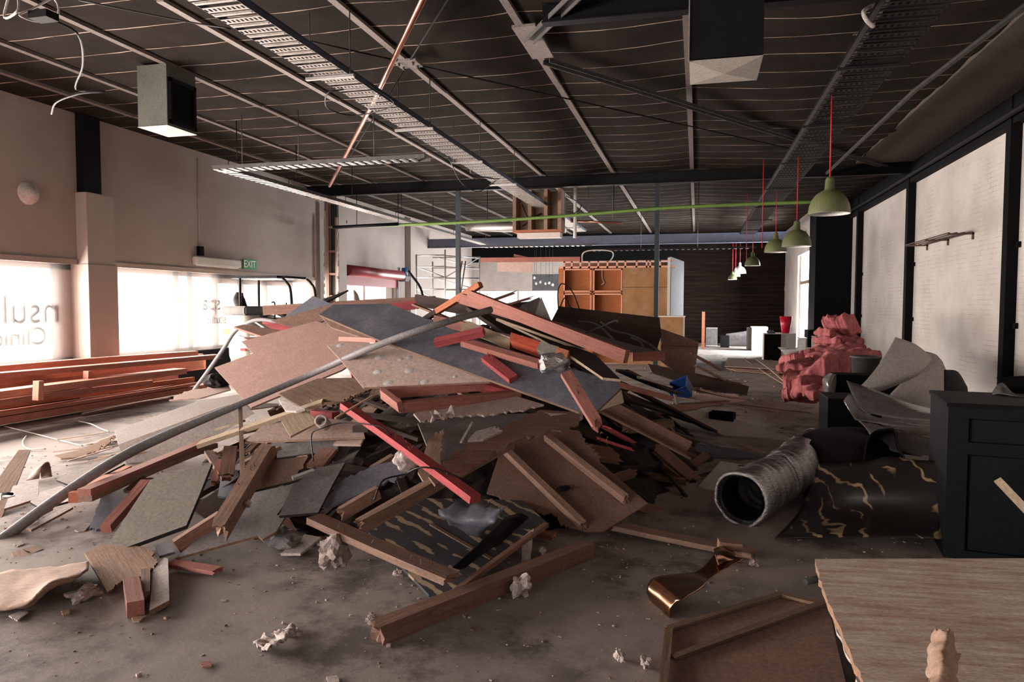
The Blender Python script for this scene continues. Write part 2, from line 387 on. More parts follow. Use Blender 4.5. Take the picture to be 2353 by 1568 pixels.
# --- white painted brick
m, t, b, N, L = new_mat('white_painted_brick'); tc = N.new('ShaderNodeTexCoord'); co = tc.outputs['Object']
sx = N.new('ShaderNodeSeparateXYZ'); cx = N.new('ShaderNodeCombineXYZ'); L.new(co, sx.inputs[0]); L.new(sx.outputs[1], cx.inputs[0]); L.new(sx.outputs[2], cx.inputs[1])
br = N.new('ShaderNodeTexBrick'); br.inputs['Scale'].default_value = 1; br.inputs['Brick Width'].default_value = .24; br.inputs['Row Height'].default_value = .086
br.inputs['Mortar Size'].default_value = .004; br.inputs['Mortar Smooth'].default_value = .4; L.new(cx.outputs[0], br.inputs['Vector'])
n2 = noise_n(N, L, co, 1.6, 8, .7); r2 = ramp(N, [(.50, (.12, .12, .12)), (.62, (1, 1, 1))]); L.new(n2.outputs[0], r2.inputs[0])
ml = N.new('ShaderNodeMath'); ml.operation = 'MULTIPLY'; L.new(br.outputs['Fac'], ml.inputs[0]); L.new(r2.outputs[0], ml.inputs[1])
n1 = noise_n(N, L, co, 1.1, 8); r1 = ramp(N, [(.35, (.41, .375, .34)), (.65, (.53, .49, .455))]); L.new(n1.outputs[0], r1.inputs[0])
mx = N.new('ShaderNodeMix'); mx.data_type = 'RGBA'; mx.inputs[7].default_value = (.24, .19, .165, 1); L.new(ml.outputs[0], mx.inputs[0]); L.new(r1.outputs[0], mx.inputs[6])
n6 = noise_n(N, L, co, 9, 3, .5); r6 = ramp(N, [(.745, (0, 0, 0)), (.76, (1, 1, 1))]); L.new(n6.outputs[0], r6.inputs[0])
m3 = N.new('ShaderNodeMix'); m3.data_type = 'RGBA'; m3.inputs[7].default_value = (.12, .08, .06, 1); L.new(r6.outputs[0], m3.inputs[0]); L.new(mx.outputs[2], m3.inputs[6])
L.new(m3.outputs[2], b.inputs['Base Color']); b.inputs['Roughness'].default_value = .8
bp = N.new('ShaderNodeBump'); bp.inputs['Strength'].default_value = .35; bp.inputs['Distance'].default_value = .006; bp.invert = True
L.new(br.outputs['Fac'], bp.inputs['Height']); L.new(bp.outputs[0], b.inputs['Normal']); M['wallR'] = m
# --- translucent window film
m = bpy.data.materials.new('frosted_window_film'); m.use_nodes = True; N = m.node_tree.nodes; L = m.node_tree.links; N.clear()
o_ = N.new('ShaderNodeOutputMaterial'); tr = N.new('ShaderNodeBsdfTransparent'); tl = N.new('ShaderNodeBsdfTranslucent'); mxs = N.new('ShaderNodeMixShader')
tr.inputs[0].default_value = (1, .97, .95, 1); tl.inputs[0].default_value = (.95, .88, .84, 1); mxs.inputs[0].default_value = .022
L.new(tr.outputs[0], mxs.inputs[1]); L.new(tl.outputs[0], mxs.inputs[2]); L.new(mxs.outputs[0], o_.inputs[0]); M['film'] = m
ZH, ZS = 2.42, .70                                            # window head and sill
wins = [(-3.2, 10.4), (11.06, 18.6)]
L1 = [((XL-.25, -6, ZH), (XL, YB, CEIL)), ((XL-.25, -6, 0), (XL, -3.2, ZH)), ((XL-.25, 10.4, 0), (XL, 11.06, ZH)), ((XL-.25, 18.6, 0), (XL, 20.1, ZH)), ((XL-.25, 24.3, 0), (XL, YB, ZH))]
struct(boxes('wall_left', L1, 'wallL'))
struct(boxes('trim_1', [((XL-.25, a, 0), (XL+.0, c, ZS)) for a, c in wins], 'blk'))
struct(boxes('trim_2', [((XL, a, ZH-.03), (XL+.035, c, ZH+.06)) for a, c in wins], 'wallL'))
frames = {1: [(-3.2, -3.0), (-.6, -.35), (2.2, 2.45), (5.0, 5.25), (9.98, 10.4)], 2: [(11.06, 11.12), (12.96, 13.12), (13.4, 13.55), (14.2, 14.42), (15.15, 15.4), (16.15, 16.4), (17.45, 17.62), (18.4, 18.6)]}
for i, (a, c) in enumerate(wins):
    f = [((XL-.20, y0, ZS), (XL-.12, y1, ZH)) for y0, y1 in frames[i+1]] + [((XL-.2, a, ZH-.12), (XL-.12, c, ZH)), ((XL-.2, a, ZS), (XL-.12, c, ZS+.06))]
    if i == 1: f += [((XL-.2, 14.42, 2.18), (XL-.12, 17.45, ZH))]
    w = struct(boxes('window_%d' % (i+1), f, 'wallL'))
    fm = boxes('window_film', [((XL+.02, a, ZS-.02), (XL+.022, c, ZH))], 'film', w)
# mirrored shop lettering on the outside of the film
for k_, n_, c_ in (('lett1', 'teal_window_lettering', (.02, .028, .027, 1)), ('lett2', 'grey_window_lettering', (.023, .021, .021, 1))):
    m = bpy.data.materials.new(n_); m.use_nodes = True; N = m.node_tree.nodes; N.clear(); o_ = N.new('ShaderNodeOutputMaterial'); tr = N.new('ShaderNodeBsdfTransparent'); tr.inputs[0].default_value = c_; m.node_tree.links.new(tr.outputs[0], o_.inputs[0]); M[k_] = m
def shop_text(s, y, z, size, mname, label):
    me = text_mesh(s, size, .002)
    F = Matrix(((0, 0, -1, XL-.02), (1, 0, 0, y), (0, 1, 0, z), (0, 0, 0, 1)))   # reads correctly from the street, mirrored inside
    F = Matrix(((0, 0, -1, XL-.02), (-1, 0, 0, y), (0, 1, 0, z), (0, 0, 0, 1)))
    return tag(link('window_lettering', me, mname, F), label, 'lettering', 'mirrored shop lettering on the window film')
shop_text('nsula', 9.35, 1.58, .66, 'lett1', 'large teal lettering seen mirrored on the window left of the pier')
shop_text('Clinic', 9.3, 1.15, .42, 'lett2', 'dark lettering seen mirrored on the window beneath large teal lettering')
shop_text('spa', 14.05, 1.72, .5, 'lett2', 'dark lettering seen mirrored on the window right of the pier')
shop_text('studio', 14.2, 1.35, .3, 'lett2', 'small dark lettering seen mirrored on the window right of the pier')
# pier between the two street windows: black steel above, white casing below
pc = empty('boxed_column', (XL, 10.5, 0), 'square column on the left wall, black steel above and white casing below', 'column')
boxes('steel_core', [((XL, 10.46, 3.64), (XL+.16, 10.84, CEIL))], 'blksteel', pc)
boxes('casing', [((XL, 10.42, 2.38), (XL+.24, 11.04, 3.66)), ((XL, 10.40, .72), (XL+.26, 11.06, 2.40))], 'wallL', pc, bev=.004)
# --- right wall, stepping in towards the rear
XS = 3.75
struct(boxes('wall_right', [((XR, -6, 0), (XR+.3, 25.5, CEIL)), ((XS, 31.0, 0), (XR+.3, YB, CEIL)), ((XS, 25.5, 3.6), (XS+.3, 31.0, CEIL)), ((XS, 25.5, 0), (XS+.3, 26.6, 3.6)), ((XS, 29.6, 0), (XS+.3, 31.0, 3.6)),
   ((XS, 25.2, 0), (XR+.3, 25.5, CEIL))], 'wallR'))
struct(boxes('trim_3', [((XS+.0, 25.05, 0), (XR, 25.19, CEIL)), ((XS-.05, 25.05, 0), (XS-.001, 26.4, CEIL))], 'blk'))
struct(boxes('door_1', [((XS+.1, 26.7, .0), (XS+.16, 26.8, 3.6)), ((XS+.1, 29.5, .0), (XS+.16, 29.6, 3.6)), ((XS+.1, 26.8, 2.5), (XS+.16, 29.5, 2.62))], 'pine'))
# --- rear wall
struct(boxes('wall_back', [((XL-.25, YB, 2.35), (-5.2, YB+.25, CEIL)), ((-5.2, YB, 0), (XR+.3, YB+.25, CEIL)), ((XL-.25, YB, 0), (-10.4, YB+.25, 2.35)), ((-8.35, YB, 0), (-8.25, YB+.25, 2.35))], 'white'))
M['clad'] = mat('charred_cladding', (.020, .013, .010), .95, c2=(.004, .0035, .003), scale=2, stretch=(.4, 1, 5), spec=.03)
cl = []
zz = 0
while zz < 4.9:
    x = -.9
    while x < 3.7:
        w = random.uniform(.8, 2.2); cl.append(((x, YB-.012-random.uniform(0, .012), zz), (min(x+w, 3.72), YB, zz+.178))); x += w
    zz += .18
struct(boxes('trim_4', cl, 'clad'))
struct(boxes('trim_5', [((XL, YB-.06, 3.75), (-.9, YB-.001, CEIL)), ((-.95, YB-.05, 2.3), (3.72, YB-.035, 2.32))], 'blk'))
# --- wall behind the viewer, glazed shopfront
struct(boxes('wall_front', [((XL-.25, -5.5, 3.1), (XR+.3, -5.25, CEIL)), ((XL-.25, -5.5, 0), (XL+.2, -5.25, 3.1)), ((-3.2, -5.5, 0), (XR+.3, -5.25, 3.1)), ((XL, -5.5, 0), (-3.2, -5.25, .35))], 'wallL'))
struct(boxes('window_3', [((x, -5.42, .35), (x+.07, -5.34, 3.1)) for x in (-10.3, -8, -5.6, -3.3)], 'blksteel'))
# --- ceiling: dark sagging lining sheets with the light at their gaps painted as pale seams
m, t, b, N, L = new_mat('sooty_ceiling_lining'); tc = N.new('ShaderNodeTexCoord'); co = tc.outputs['Object']
sx = N.new('ShaderNodeSeparateXYZ'); L.new(co, sx.inputs[0])
n1 = noise_n(N, L, co, 1.0, 8); r1 = ramp(N, [(.3, (.016, .0125, .0105)), (.7, (.031, .025, .021))]); L.new(n1.outputs[0], r1.inputs[0])
n2 = noise_n(N, L, co, 1.3, 3, .4); 
wob = N.new('ShaderNodeMath'); wob.operation = 'MULTIPLY_ADD'; wob.inputs[1].default_value = .10; L.new(n2.outputs[0], wob.inputs[0]); L.new(sx.outputs[1], wob.inputs[2])
md = N.new('ShaderNodeMath'); md.operation = 'PINGPONG'; md.inputs[1].default_value = .34; L.new(wob.outputs[0], md.inputs[0])
n3 = noise_n(N, L, co, 2.2, 3, .5); thr = N.new('ShaderNodeMapRange'); thr.inputs[1].default_value = .35; thr.inputs[2].default_value = .65; thr.inputs[3].default_value = .002; thr.inputs[4].default_value = .013; L.new(n3.outputs[0], thr.inputs[0])
lt = N.new('ShaderNodeMath'); lt.operation = 'LESS_THAN'; L.new(md.outputs[0], lt.inputs[0]); L.new(thr.outputs[0], lt.inputs[1])
mx = N.new('ShaderNodeMix'); mx.data_type = 'RGBA'; mx.inputs[7].default_value = (.42, .33, .27, 1); L.new(lt.outputs[0], mx.inputs[0]); L.new(r1.outputs[0], mx.inputs[6])
L.new(mx.outputs[2], b.inputs['Base Color']); b.inputs['Roughness'].default_value = .95; M['ceil'] = m
b.inputs['Specular IOR Level'].default_value = .03
M['batten2'] = mat('dull_ceiling_batten', (.20, .165, .145), .8, c2=(.13, .105, .095), scale=10)
BX = sorted([P(1590, 390, z=CEIL).x, P(1300, 220, z=CEIL).x, P(1050, 235, z=CEIL).x, P(600, 128, z=CEIL).x, P(500, 196, z=CEIL).x, P(200, 168, z=CEIL).x, P(300, 262, z=CEIL).x, XL, XR])

bm = bmesh.new(); xs = []
for i in range(len(BX)-1):
    k = max(3, int((BX[i+1]-BX[i])/.2))
    xs += [(BX[i]+(BX[i+1]-BX[i])*j/k, math.sin(math.pi*j/k)*(BX[i+1]-BX[i])) for j in range(k)]
xs.append((BX[-1], 0)); ys = [-5.4 + .17*i for i in range(int((YB+5.4)/.17)+2)]
G = [[bm.verts.new((x, min(y, YB), CEIL - .012*s*(1+.8*noise.noise((x*.5, y*.9, 3)))*min(1.6, max(.25, (x+9)/5)) - .006*abs(math.sin(y*math.pi/.68))*s)) for x, s in xs] for y in ys]
for i in range(len(G)-1):
    for j in range(len(xs)-1): bm.faces.new((G[i][j], G[i][j+1], G[i+1][j+1], G[i+1][j])).smooth = True
add_box(bm, (XL-.3, -5.6, CEIL+.03), (XR+.4, YB+.3, CEIL+.2))
struct(bm_obj('ceiling', bm, 'ceil'))
def tap(u, v): p = P(u, v, z=CEIL); return p
bl = ['pale ceiling batten running lengthwise, nearest the left wall', 'pale ceiling batten second from the left wall', 'pale ceiling batten passing over the square hanging duct', 'pale ceiling batten just left of the long bright cable tray', 'pale ceiling batten carrying the bolted plate beside the copper pipe', 'pale ceiling batten with the large bracing bracket', 'pale ceiling batten behind the upper right hanging duct', 'pale ceiling batten close to the dark cable tray', 'faint ceiling batten nearest the right wall']
for i, x in enumerate(BX[1:-1]):
    segs = [((x-.045, -5.2 + 4*k, CEIL-.035-.01*(k % 2)), (x+.045, min(-5.2 + 4*k+3.97, YB-.1), CEIL-.001)) for k in range(10) if -5.2+4*k < YB-.2]
    tag(boxes('ceiling_batten', segs, 'batten' if 2 < i < 6 else 'batten2'), bl[i], 'batten', 'ceiling battens')
# --- steel beams
def ibeam(name, a, b, h, w, m, label, group=None, tf=.016):
    a, b = Vector(a), Vector(b); F = frame(a, b-a, Vector((0, 0, 1))); Lg = (b-a).length; bm = bmesh.new()
    add_box(bm, (0, -w/2, -h/2), (Lg, w/2, -h/2+tf)); add_box(bm, (0, -w/2, h/2-tf), (Lg, w/2, h/2)); add_box(bm, (0, -.008, -h/2+tf), (Lg, .008, h/2-tf))
    return tag(bm_obj(name, bm, m, F), label, 'beam', group)
YM = 18.2
ibeam('steel_beam', (XL, YM, CEIL-.2), (XR, YM, CEIL-.2), .28, .16, 'blksteel', 'black steel beam crossing the ceiling above the debris pile')
ibeam('steel_beam', (XL, 27.6, 4.17), (XS, 27.6, 4.17), .36, .18, 'bluelit', 'steel beam crossing the far end of the room, bluish light put into its colour')
ibeam('steel_beam', (-1.7, 7.95, CEIL-.13), (XR, 8.1, CEIL-.13), .22, .14, 'blksteel', 'black steel beam crossing behind the upper right hanging duct')
post = []
for u, lab in ((1053, 'dark teal steel post rising beside the scaffold'), (1509, 'dark teal steel post in front of the orange plywood box')):
    p = P(u, 600, y=YM); o = empty('steel_post', (p.x, YM, 0), lab, 'post', 'posts under the main beam')
    boxes('shaft', [((p.x-.055, YM-.055, .02), (p.x+.055, YM+.055, CEIL-.34))], 'postgreen', o)
    boxes('base_plate', [((p.x-.12, YM-.12, 0), (p.x+.12, YM+.12, .02))], 'postgreen', o)
# --- columns on the right wall
for (u0, u1, v, lab) in ((2322, 2285, 600, 'black steel column on the right wall nearest the viewer'), (2093, 2065, 600, 'black steel column on the right wall left of the wall shelf'), (1979, 1956, 600, 'black steel column on the right wall beside the pink insulation stack')):
    y0 = P(u0-10, v, x=XR-.16).y
    o = empty('steel_column', (XR, y0, 0), lab, 'column', 'columns along the right wall')
    c = boxes('shaft', [((XR-.16, y0, 0), (XR, y0+.16+.02*y0/10, CEIL-.02))], 'blk', o)
    for z in (1.35, 2.6): boxes('cleat', [((XR-.05, y0-.1, z), (XR-.001, y0-.001, z+.09))], 'blk', o)
# dark soffit and conduits along the top of the right wall
struct(boxes('trim_6', [((XR-.14, -5, CEIL-.55), (XR-.001, 25, CEIL-.06))], 'blk'))
M['soff'] = mat('brown_soffit_paint', (.12, .10, .088), .9, c2=(.09, .075, .066), spec=.1, scale=2)
struct(boxes('trim_7', [((3.45, -5, CEIL-.12), (XR-.16, 17.9, CEIL-.055))], 'soff'))
tag(tube('conduit_pipe', [P(2400, -15, z=4.75), P(2353, 15, z=4.75), P(2100, 210, z=4.75), P(1900, 398, z=4.75)], .035, 'galvdull', smooth=False), 'long conduit along the ceiling above the right wall columns', 'conduit')
tag(tube('conduit_pipe', [(XR-.22, -4, CEIL-.42), (XR-.22, 24.9, CEIL-.42)], .05, 'blksteel', smooth=False), 'black pipe running along the top of the right wall', 'conduit')
# --- timber stud column at the end of the street windows
sc = empty('stud_column', (XL, 18.9, 0), 'broken open orange timber stud column on the left wall below the black beam', 'column')
q = P(765, 600, y=18.9).x
boxes('stud', [((q-.17, 18.85, 0), (q-.11, 18.95, 4.6))], 'plycab' if False else 'pine', sc); boxes('stud', [((q+.1, 18.85, 0), (q+.15, 18.95, 4.2))], 'pine', sc)
boxes('stud', [((q-.11, 18.98, 0), (q+.1, 19.08, 4.6))], 'edge', sc)
for z in (1.0, 1.9, 2.55, 3.2, 3.9): boxes('nogging', [((q-.11, 18.87, z), (q+.1, 18.93, z+.06))], 'pine', sc)
bm = bmesh.new()
for k in range(26):
    z = 1.8+k*.1; add_box(bm, (q-.22-random.uniform(.0, .05), 18.84, z), (q-.17, 18.9, z+.1)); add_box(bm, (q+.14, 18.84, z*.9), (q+.16+random.uniform(.0, .05), 18.9, z*.9+.1))
bm_obj('torn_lining', bm, 'wallL', None, sc)
# pilaster beyond the roller door, far white panel
struct(boxes('trim_8', [((XL, 25.2, 0), (XL+.22, 25.6, CEIL-.1)), ((XL, 19.35, 0), (XL+.3, 19.95, CEIL-.1))], 'wallL'))
# --- roller door
rd = empty('roller_door', (XL, 22.2, 2.5), 'dark red roller door coiled above the bright opening in the left wall', 'roller door')
bm = bmesh.new(); add_tube(bm, [(XL+.22, 20.1, 2.75), (XL+.22, 24.3, 2.75)], .17, 20); bm_obj('coil', bm, 'rolldoor', None, rd)
boxes('guide_rail', [((XL, 20.05, 0), (XL+.1, 20.12, 2.6))], 'galvdull', rd); boxes('guide_rail', [((XL, 24.28, 0), (XL+.1, 24.36, 2.6))], 'galvdull', rd)
boxes('curtain_edge', [((XL+.03, 20.1, 2.3), (XL+.06, 24.3, 2.6))], 'rolldoor', rd)
mo = empty('door_motor', (XL+.2, 24.6, 2.7), 'blue electric motor with chain beside the red roller door', 'motor')
bm = bmesh.new(); add_tube(bm, [(XL+.2, 24.65, 2.72), (XL+.2, 24.65, 3.05)], .11, 14); bm_obj('motor_body', bm, 'motorblue', None, mo)
boxes('gearbox', [((XL+.05, 24.42, 2.55), (XL+.34, 24.85, 2.74))], 'galvdull', mo)
tube('chain', [(XL+.35, 24.8, 2.6), (XL+.35, 24.85, .9)], .012, 'galvdull', mo, smooth=False)
M['glass_frame'] = M['wallL']
struct(boxes('door_2', [((XL-.2, 21.9, 0), (XL-.12, 22.05, 2.5)), ((XL-.2, 23.7, 0), (XL-.12, 24.3, 2.5)), ((XL-.2, 20.1, 2.35), (XL-.12, 24.3, 2.5))], 'wallL'))
# --- exit sign, emergency light, switch box, round fitting
pe = P(450, 597, x=XL+.1); pe2 = P(552, 605, x=XL+.1)
ef = empty('emergency_light', (XL, pe.y, pe.z), 'long cream emergency light fitting on the left wall beside the exit sign', 'light fitting')
bm = bmesh.new(); add_box(bm, (XL, pe.y, pe.z-.10), (XL+.14, pe2.y, pe.z+.07)); bmesh.ops.bevel(bm, geom=bm.edges[:], offset=.015, segments=2, affect='EDGES'); bm_obj('housing', bm, 'lampin', None, ef)
boxes('diffuser', [((XL+.02, pe.y+.1, pe.z-.125), (XL+.12, pe2.y-.1, pe.z-.10))], 'lampin', ef)
px = P(580, 608, x=XL+.12)
ex = boxes('exit_sign', [((XL+.04, px.y-.26, px.z-.12), (XL+.06, px.y+.26, px.z+.12))], 'exitg'); tag(ex, 'green exit sign on the left wall above the white film windows', 'exit sign')
link('lettering', text_mesh('EXIT', .24, .003), 'letter', Matrix(((0, 0, 1, XL+.064), (1, 0, 0, px.y-.02), (0, 1, 0, px.z), (0, 0, 0, 1))), ex)
pb = P(457, 577, x=XL)
sb = tag(boxes('junction_box', [((XL, pb.y-.07, pb.z-.1), (XL+.08, pb.y+.07, pb.z+.1))], 'blk'), 'small black junction box on the left wall above the emergency light', 'junction box')
tube('conduit', [(XL+.012, pb.y, pb.z+.1), (XL+.012, pb.y, CEIL-.15)], .01, 'wallL', sb, smooth=False)
pr_ = P(64, 444, x=XL)
bm = lathe_bm([(0, .10), (.10, .095), (.105, .06), (.17, .05), (.19, 0)], 24)
tag(bm_obj('round_vent', bm, 'white', Matrix(((0, 0, 1, XL), (1, 0, 0, pr_.y), (0, 1, 0, pr_.z), (0, 0, 0, 1)))), 'round white vent cap on the left wall above the window', 'vent')
pr_ = P(795, 510, x=XL+.01)
bm = lathe_bm([(0, .03), (.05, .03), (.07, 0)], 16)
tag(bm_obj('round_vent', bm, 'blk', Matrix(((0, 0, 1, XL), (1, 0, 0, pr_.y), (0, 1, 0, pr_.z), (0, 0, 0, 1)))), 'small dark round fitting on the wall above the red roller door', 'vent')
# --- cable trays
def tray(name, path, w, m, m2, label, group, h=.06, step=.13, slots=True):
    """perforated tray: two flanged sides and pressed rungs, each with a row of slots"""
    o = empty(name, path[0], label, 'cable tray', group)
    a, b = Vector(path[0]), Vector(path[1]); F = frame(a, b-a, Vector((0, 0, 1))); Lg = (b-a).length
    bm = bmesh.new(); add_box(bm, (0, w/2-.004, 0), (Lg, w/2, h)); add_box(bm, (0, w/2-.002, h), (Lg, w/2+.018, h+.004))
    bm_obj('side_rail', bm, m2, F, o)
    bm = bmesh.new(); add_box(bm, (0, -w/2, 0), (Lg, -w/2+.004, h)); add_box(bm, (0, -w/2-.018, h), (Lg, -w/2+.002, h+.004)); bm_obj('side_rail', bm, m2, F, o)
    bm = bmesh.new(); x = 0; k = 0
    while x < Lg-step:
        big = k % 2
        if big or not slots: add_box(bm, (x, -w/2, 0), (x+step*.5, w/2, .004)); add_box(bm, (x+step*.15, -w/2+.02, -.006), (x+step*.35, w/2-.02, 0))
        else:
            add_box(bm, (x, -w/2, 0), (x+step*.18, w/2, .004)); add_box(bm, (x+step*.62, -w/2, 0), (x+step*.8, w/2, .004))
            for j in range(9):
                y = -w/2 + w*j/9; add_box(bm, (x+step*.18, y, 0), (x+step*.62, y+w/9*.45, .004))
        x += step; k += 1
    bm_obj('tray_bed', bm, m, F, o); return o, F, Lg
def rod(u, v, z0, z1, parent, r=.008, m='galvdull'):
    p = P(u, v, z=z0); bm = bmesh.new(); add_tube(bm, [(p.x, p.y, z0), (p.x, p.y, z1)], r, 6); bm_obj('hanger_rod', bm, m, None, parent)
ZT = 4.3
M['bluerail'] = mat('bluish_tray_rail', (.12, .15, .21), .5, metal=.4, c2=(.06, .07, .10), scale=6); M['galvtray'] = mat('dusty_galvanised_tray', (.50, .46, .42), .5, metal=.3, c2=(.30, .27, .25), scale=9)
a = P(485, 0, z=ZT); b = P(1240, 452, z=ZT); tx = (a.x+b.x)/2-.05
t1, F1, L1_ = tray('cable_tray', [(a.x, 2.2, ZT), (a.x+.02, 25.5, ZT)], .42, 'galvtray', 'bluerail', 'long bright perforated cable tray running down the middle of the ceiling', 'galvanised cable trays')
print('tray x', a.x, b.x, b.y)
for u, v in ((625, 40), (1045, 235), (1145, 310), (1212, 385)): 
    p = P(u, v, z=ZT+.1)
for y in (5.2, 7.5, 10, 12.5, 15, 20, 24):
    for s in (-.25, .25):
        bm = bmesh.new(); add_tube(bm, [(a.x+s, y, ZT-.02), (a.x+s, y, CEIL-.03)], .008, 6); bm_obj('hanger_rod', bm, 'galvdull', None, t1)
    boxes('trapeze_bar', [((a.x-.3, y-.02, ZT-.045), (a.x+.3, y+.02, ZT-.015))], 'galv', t1)
ZB = 4.05
c0 = P(500, 393, z=ZB); c1 = P(975, 334, z=ZB); c2 = P(1150, 570, z=ZB); c3 = P(1385, 562, z=ZB)
t2, _, _ = tray('cable_tray', [c0, (a.x-.2, c0.y-.05, ZB)], .28, 'galv', 'galvdull', 'short cable tray branching left from the long tray to a corner', 'galvanised cable trays', slots=False, step=.16)
t3, _, _ = tray('cable_tray', [(c0.x+.12, c0.y, ZB-.001), (c0.x+.12, 27.2, ZB-.001)], .28, 'galv', 'galvdull', 'cable tray running back along the left wall to the scaffold', 'galvanised cable trays', slots=False, step=.16)
t4, _, _ = tray('cable_tray', [(c0.x+.2, 27.0, ZB-.12), (a.x+.2, 27.0, ZB-.12)], .25, 'galv', 'galvdull', 'far cross tray hanging below the blue grey beam on the left', 'galvanised cable trays', slots=False, step=.2)
t5, _, _ = tray('cable_tray', [(a.x+.3, 26.6, ZB-.35), (2.0, 26.6, ZB-.35)], .25, 'galvdull', 'traydark', 'far dark cross tray reaching from the long tray to the right hand tray', 'galvanised cable trays', slots=False, step=.2)
for o_, xs_, y_, z0 in ((t2, (c0.x+.5, c0.x+1.6, c0.x+3.0), c0.y, ZB), (t4, (-8, -6), 27.0, ZB-.12), (t5, (-2, 0), 26.6, ZB-.35)):
    for x in xs_:
        bm = bmesh.new(); add_tube(bm, [(x, y_, z0), (x, y_, CEIL-.03)], .009, 6); bm_obj('hanger_rod', bm, 'galvdull', None, o_)
for y in (11.5, 13.5, 16, 19, 21.5, 24):
    bm = bmesh.new(); add_tube(bm, [(c0.x+.12, y, ZB+.25), (c0.x+.12, y, CEIL-.03)], .009, 6); bm_obj('hanger_rod', bm, 'blksteel', None, t3)
    bm = bmesh.new(); add_tube(bm, [(c0.x-.06, y, ZB+.0), (c0.x-.06, y, ZB+.25), (c0.x+.16, y, ZB+.25)], .009, 6); bm_obj('hanger_clip', bm, 'blksteel', None, t3)
r0 = P(2082, 45, z=ZT); 
t6, _, _ = tray('cable_tray', [(r0.x, 3.0, ZT), (r0.x-.05, 30.5, ZT)], .55, 'traydark', 'traydark', 'long sooty black cable tray running above the green pendant lamps', 'galvanised cable trays', h=.09)
print('right tray x', r0.x)
ibeam('steel_channel', (P(1925, 165, z=4.9).x, 3.5, CEIL-.14), (P(1925, 165, z=4.9).x, 17.9, CEIL-.14), .15, .1, 'galvdull', 'dull steel channel on the ceiling left of the black cable tray')['category'] = 'channel'
for y in (6.2, 8.6, 11.2, 14, 17, 20, 23, 26): boxes('trapeze_bar', [((r0.x-.36, y-.02, ZT-.04), (r0.x+.36, y+.02, ZT-.012))], 'traydark', t6)
# --- ducts hanging from the ceiling
def fit_box(u, vb, vt):
    lo, hi = 2.5, 4.6
    for _ in range(40):
        zb = (lo+hi)/2; pb = P(u, vb, z=zb); pt = P(u, vt, z=CEIL)
        if pb.y < pt.y: lo = zb
        else: hi = zb
    return zb
zb = fit_box(318, 296, 143); A = P(318, 296, z=zb); B = P(372, 287, z=zb); C = P(462, 313, z=zb); print('duct z', zb, A, B, C)
dk = empty('hanging_duct', (A.x, A.y, zb), 'square grey green hanging duct with a black side grille near the left wall', 'duct')
M['duct'] = mat('grey_green_duct_board', (.15, .15, .125), .7, c2=(.11, .11, .09), scale=4, dirt=.3)
M['cap'] = mat('pale_duct_cap', (.62, .56, .50), .6, c2=(.56, .5, .45))
y1 = C.y
boxes('duct_body', [((A.x, A.y, zb+.02), (B.x, y1, CEIL-.05))], 'duct', dk)
bm = bmesh.new(); vs = [bm.verts.new(p) for p in ((A.x-.01, A.y-.01, zb+.02), (B.x+.01, A.y-.01, zb+.02), (B.x+.01, y1+.01, zb+.02), (A.x-.01, y1+.01, zb+.02))]; c = bm.verts.new(((A.x+B.x)/2, (A.y+y1)/2, zb-.03))
for i in range(4): bm.faces.new((vs[i], vs[(i+1) % 4], c))
bm.faces.new(vs[::-1]); bm_obj('duct_cap', bm, 'cap', None, dk)
g0, g1 = A.y+.03, y1-.02; zt = CEIL-.22
gr = boxes('grille_frame', [((B.x, g0, zb+.06), (B.x+.03, g0+.04, zt)), ((B.x, g1-.04, zb+.06), (B.x+.03, g1, zt)), ((B.x, g0, zb+.06), (B.x+.03, g1, zb+.11)), ((B.x, g0, zt-.06), (B.x+.03, g1, zt))], 'blksteel', dk)
boxes('grille', [((B.x, g0+.04, zb+.11), (B.x+.008, g1-.04, zt-.06))] + [((B.x+.008, g0+.04, zb+.2+k*.03), (B.x+.02, g1-.04, zb+.205+k*.03)) for k in range(int((zt-zb-.3)/.03))], 'blk', gr)
zb = 3.86; A = P(1584, 140, z=zb); B = P(1757, 116, z=zb); C = P(1740, 184, z=zb); print('duct2', A, B, C)
dk = empty('hanging_duct', (A.x, A.y, zb), 'black square hanging duct with a pale pyramid cap at the upper right', 'duct')
boxes('duct_body', [((A.x, A.y, zb+.01), (B.x, C.y, CEIL-.05))], 'blksteel', dk)
boxes('corner_strip', [((A.x-.012, A.y-.012, zb-.01), (A.x, A.y+.02, CEIL-.06))], 'galv', dk)
bm = bmesh.new(); vs = [bm.verts.new(p) for p in ((A.x, A.y, zb), (B.x, A.y, zb), (B.x, C.y, zb), (A.x, C.y, zb))]; c = bm.verts.new(((A.x+B.x)/2, (A.y+C.y)/2, zb-.03))
for i in range(4): bm.faces.new((vs[i], vs[(i+1) % 4], c))
bm_obj('duct_cap', bm, 'cap', None, dk)
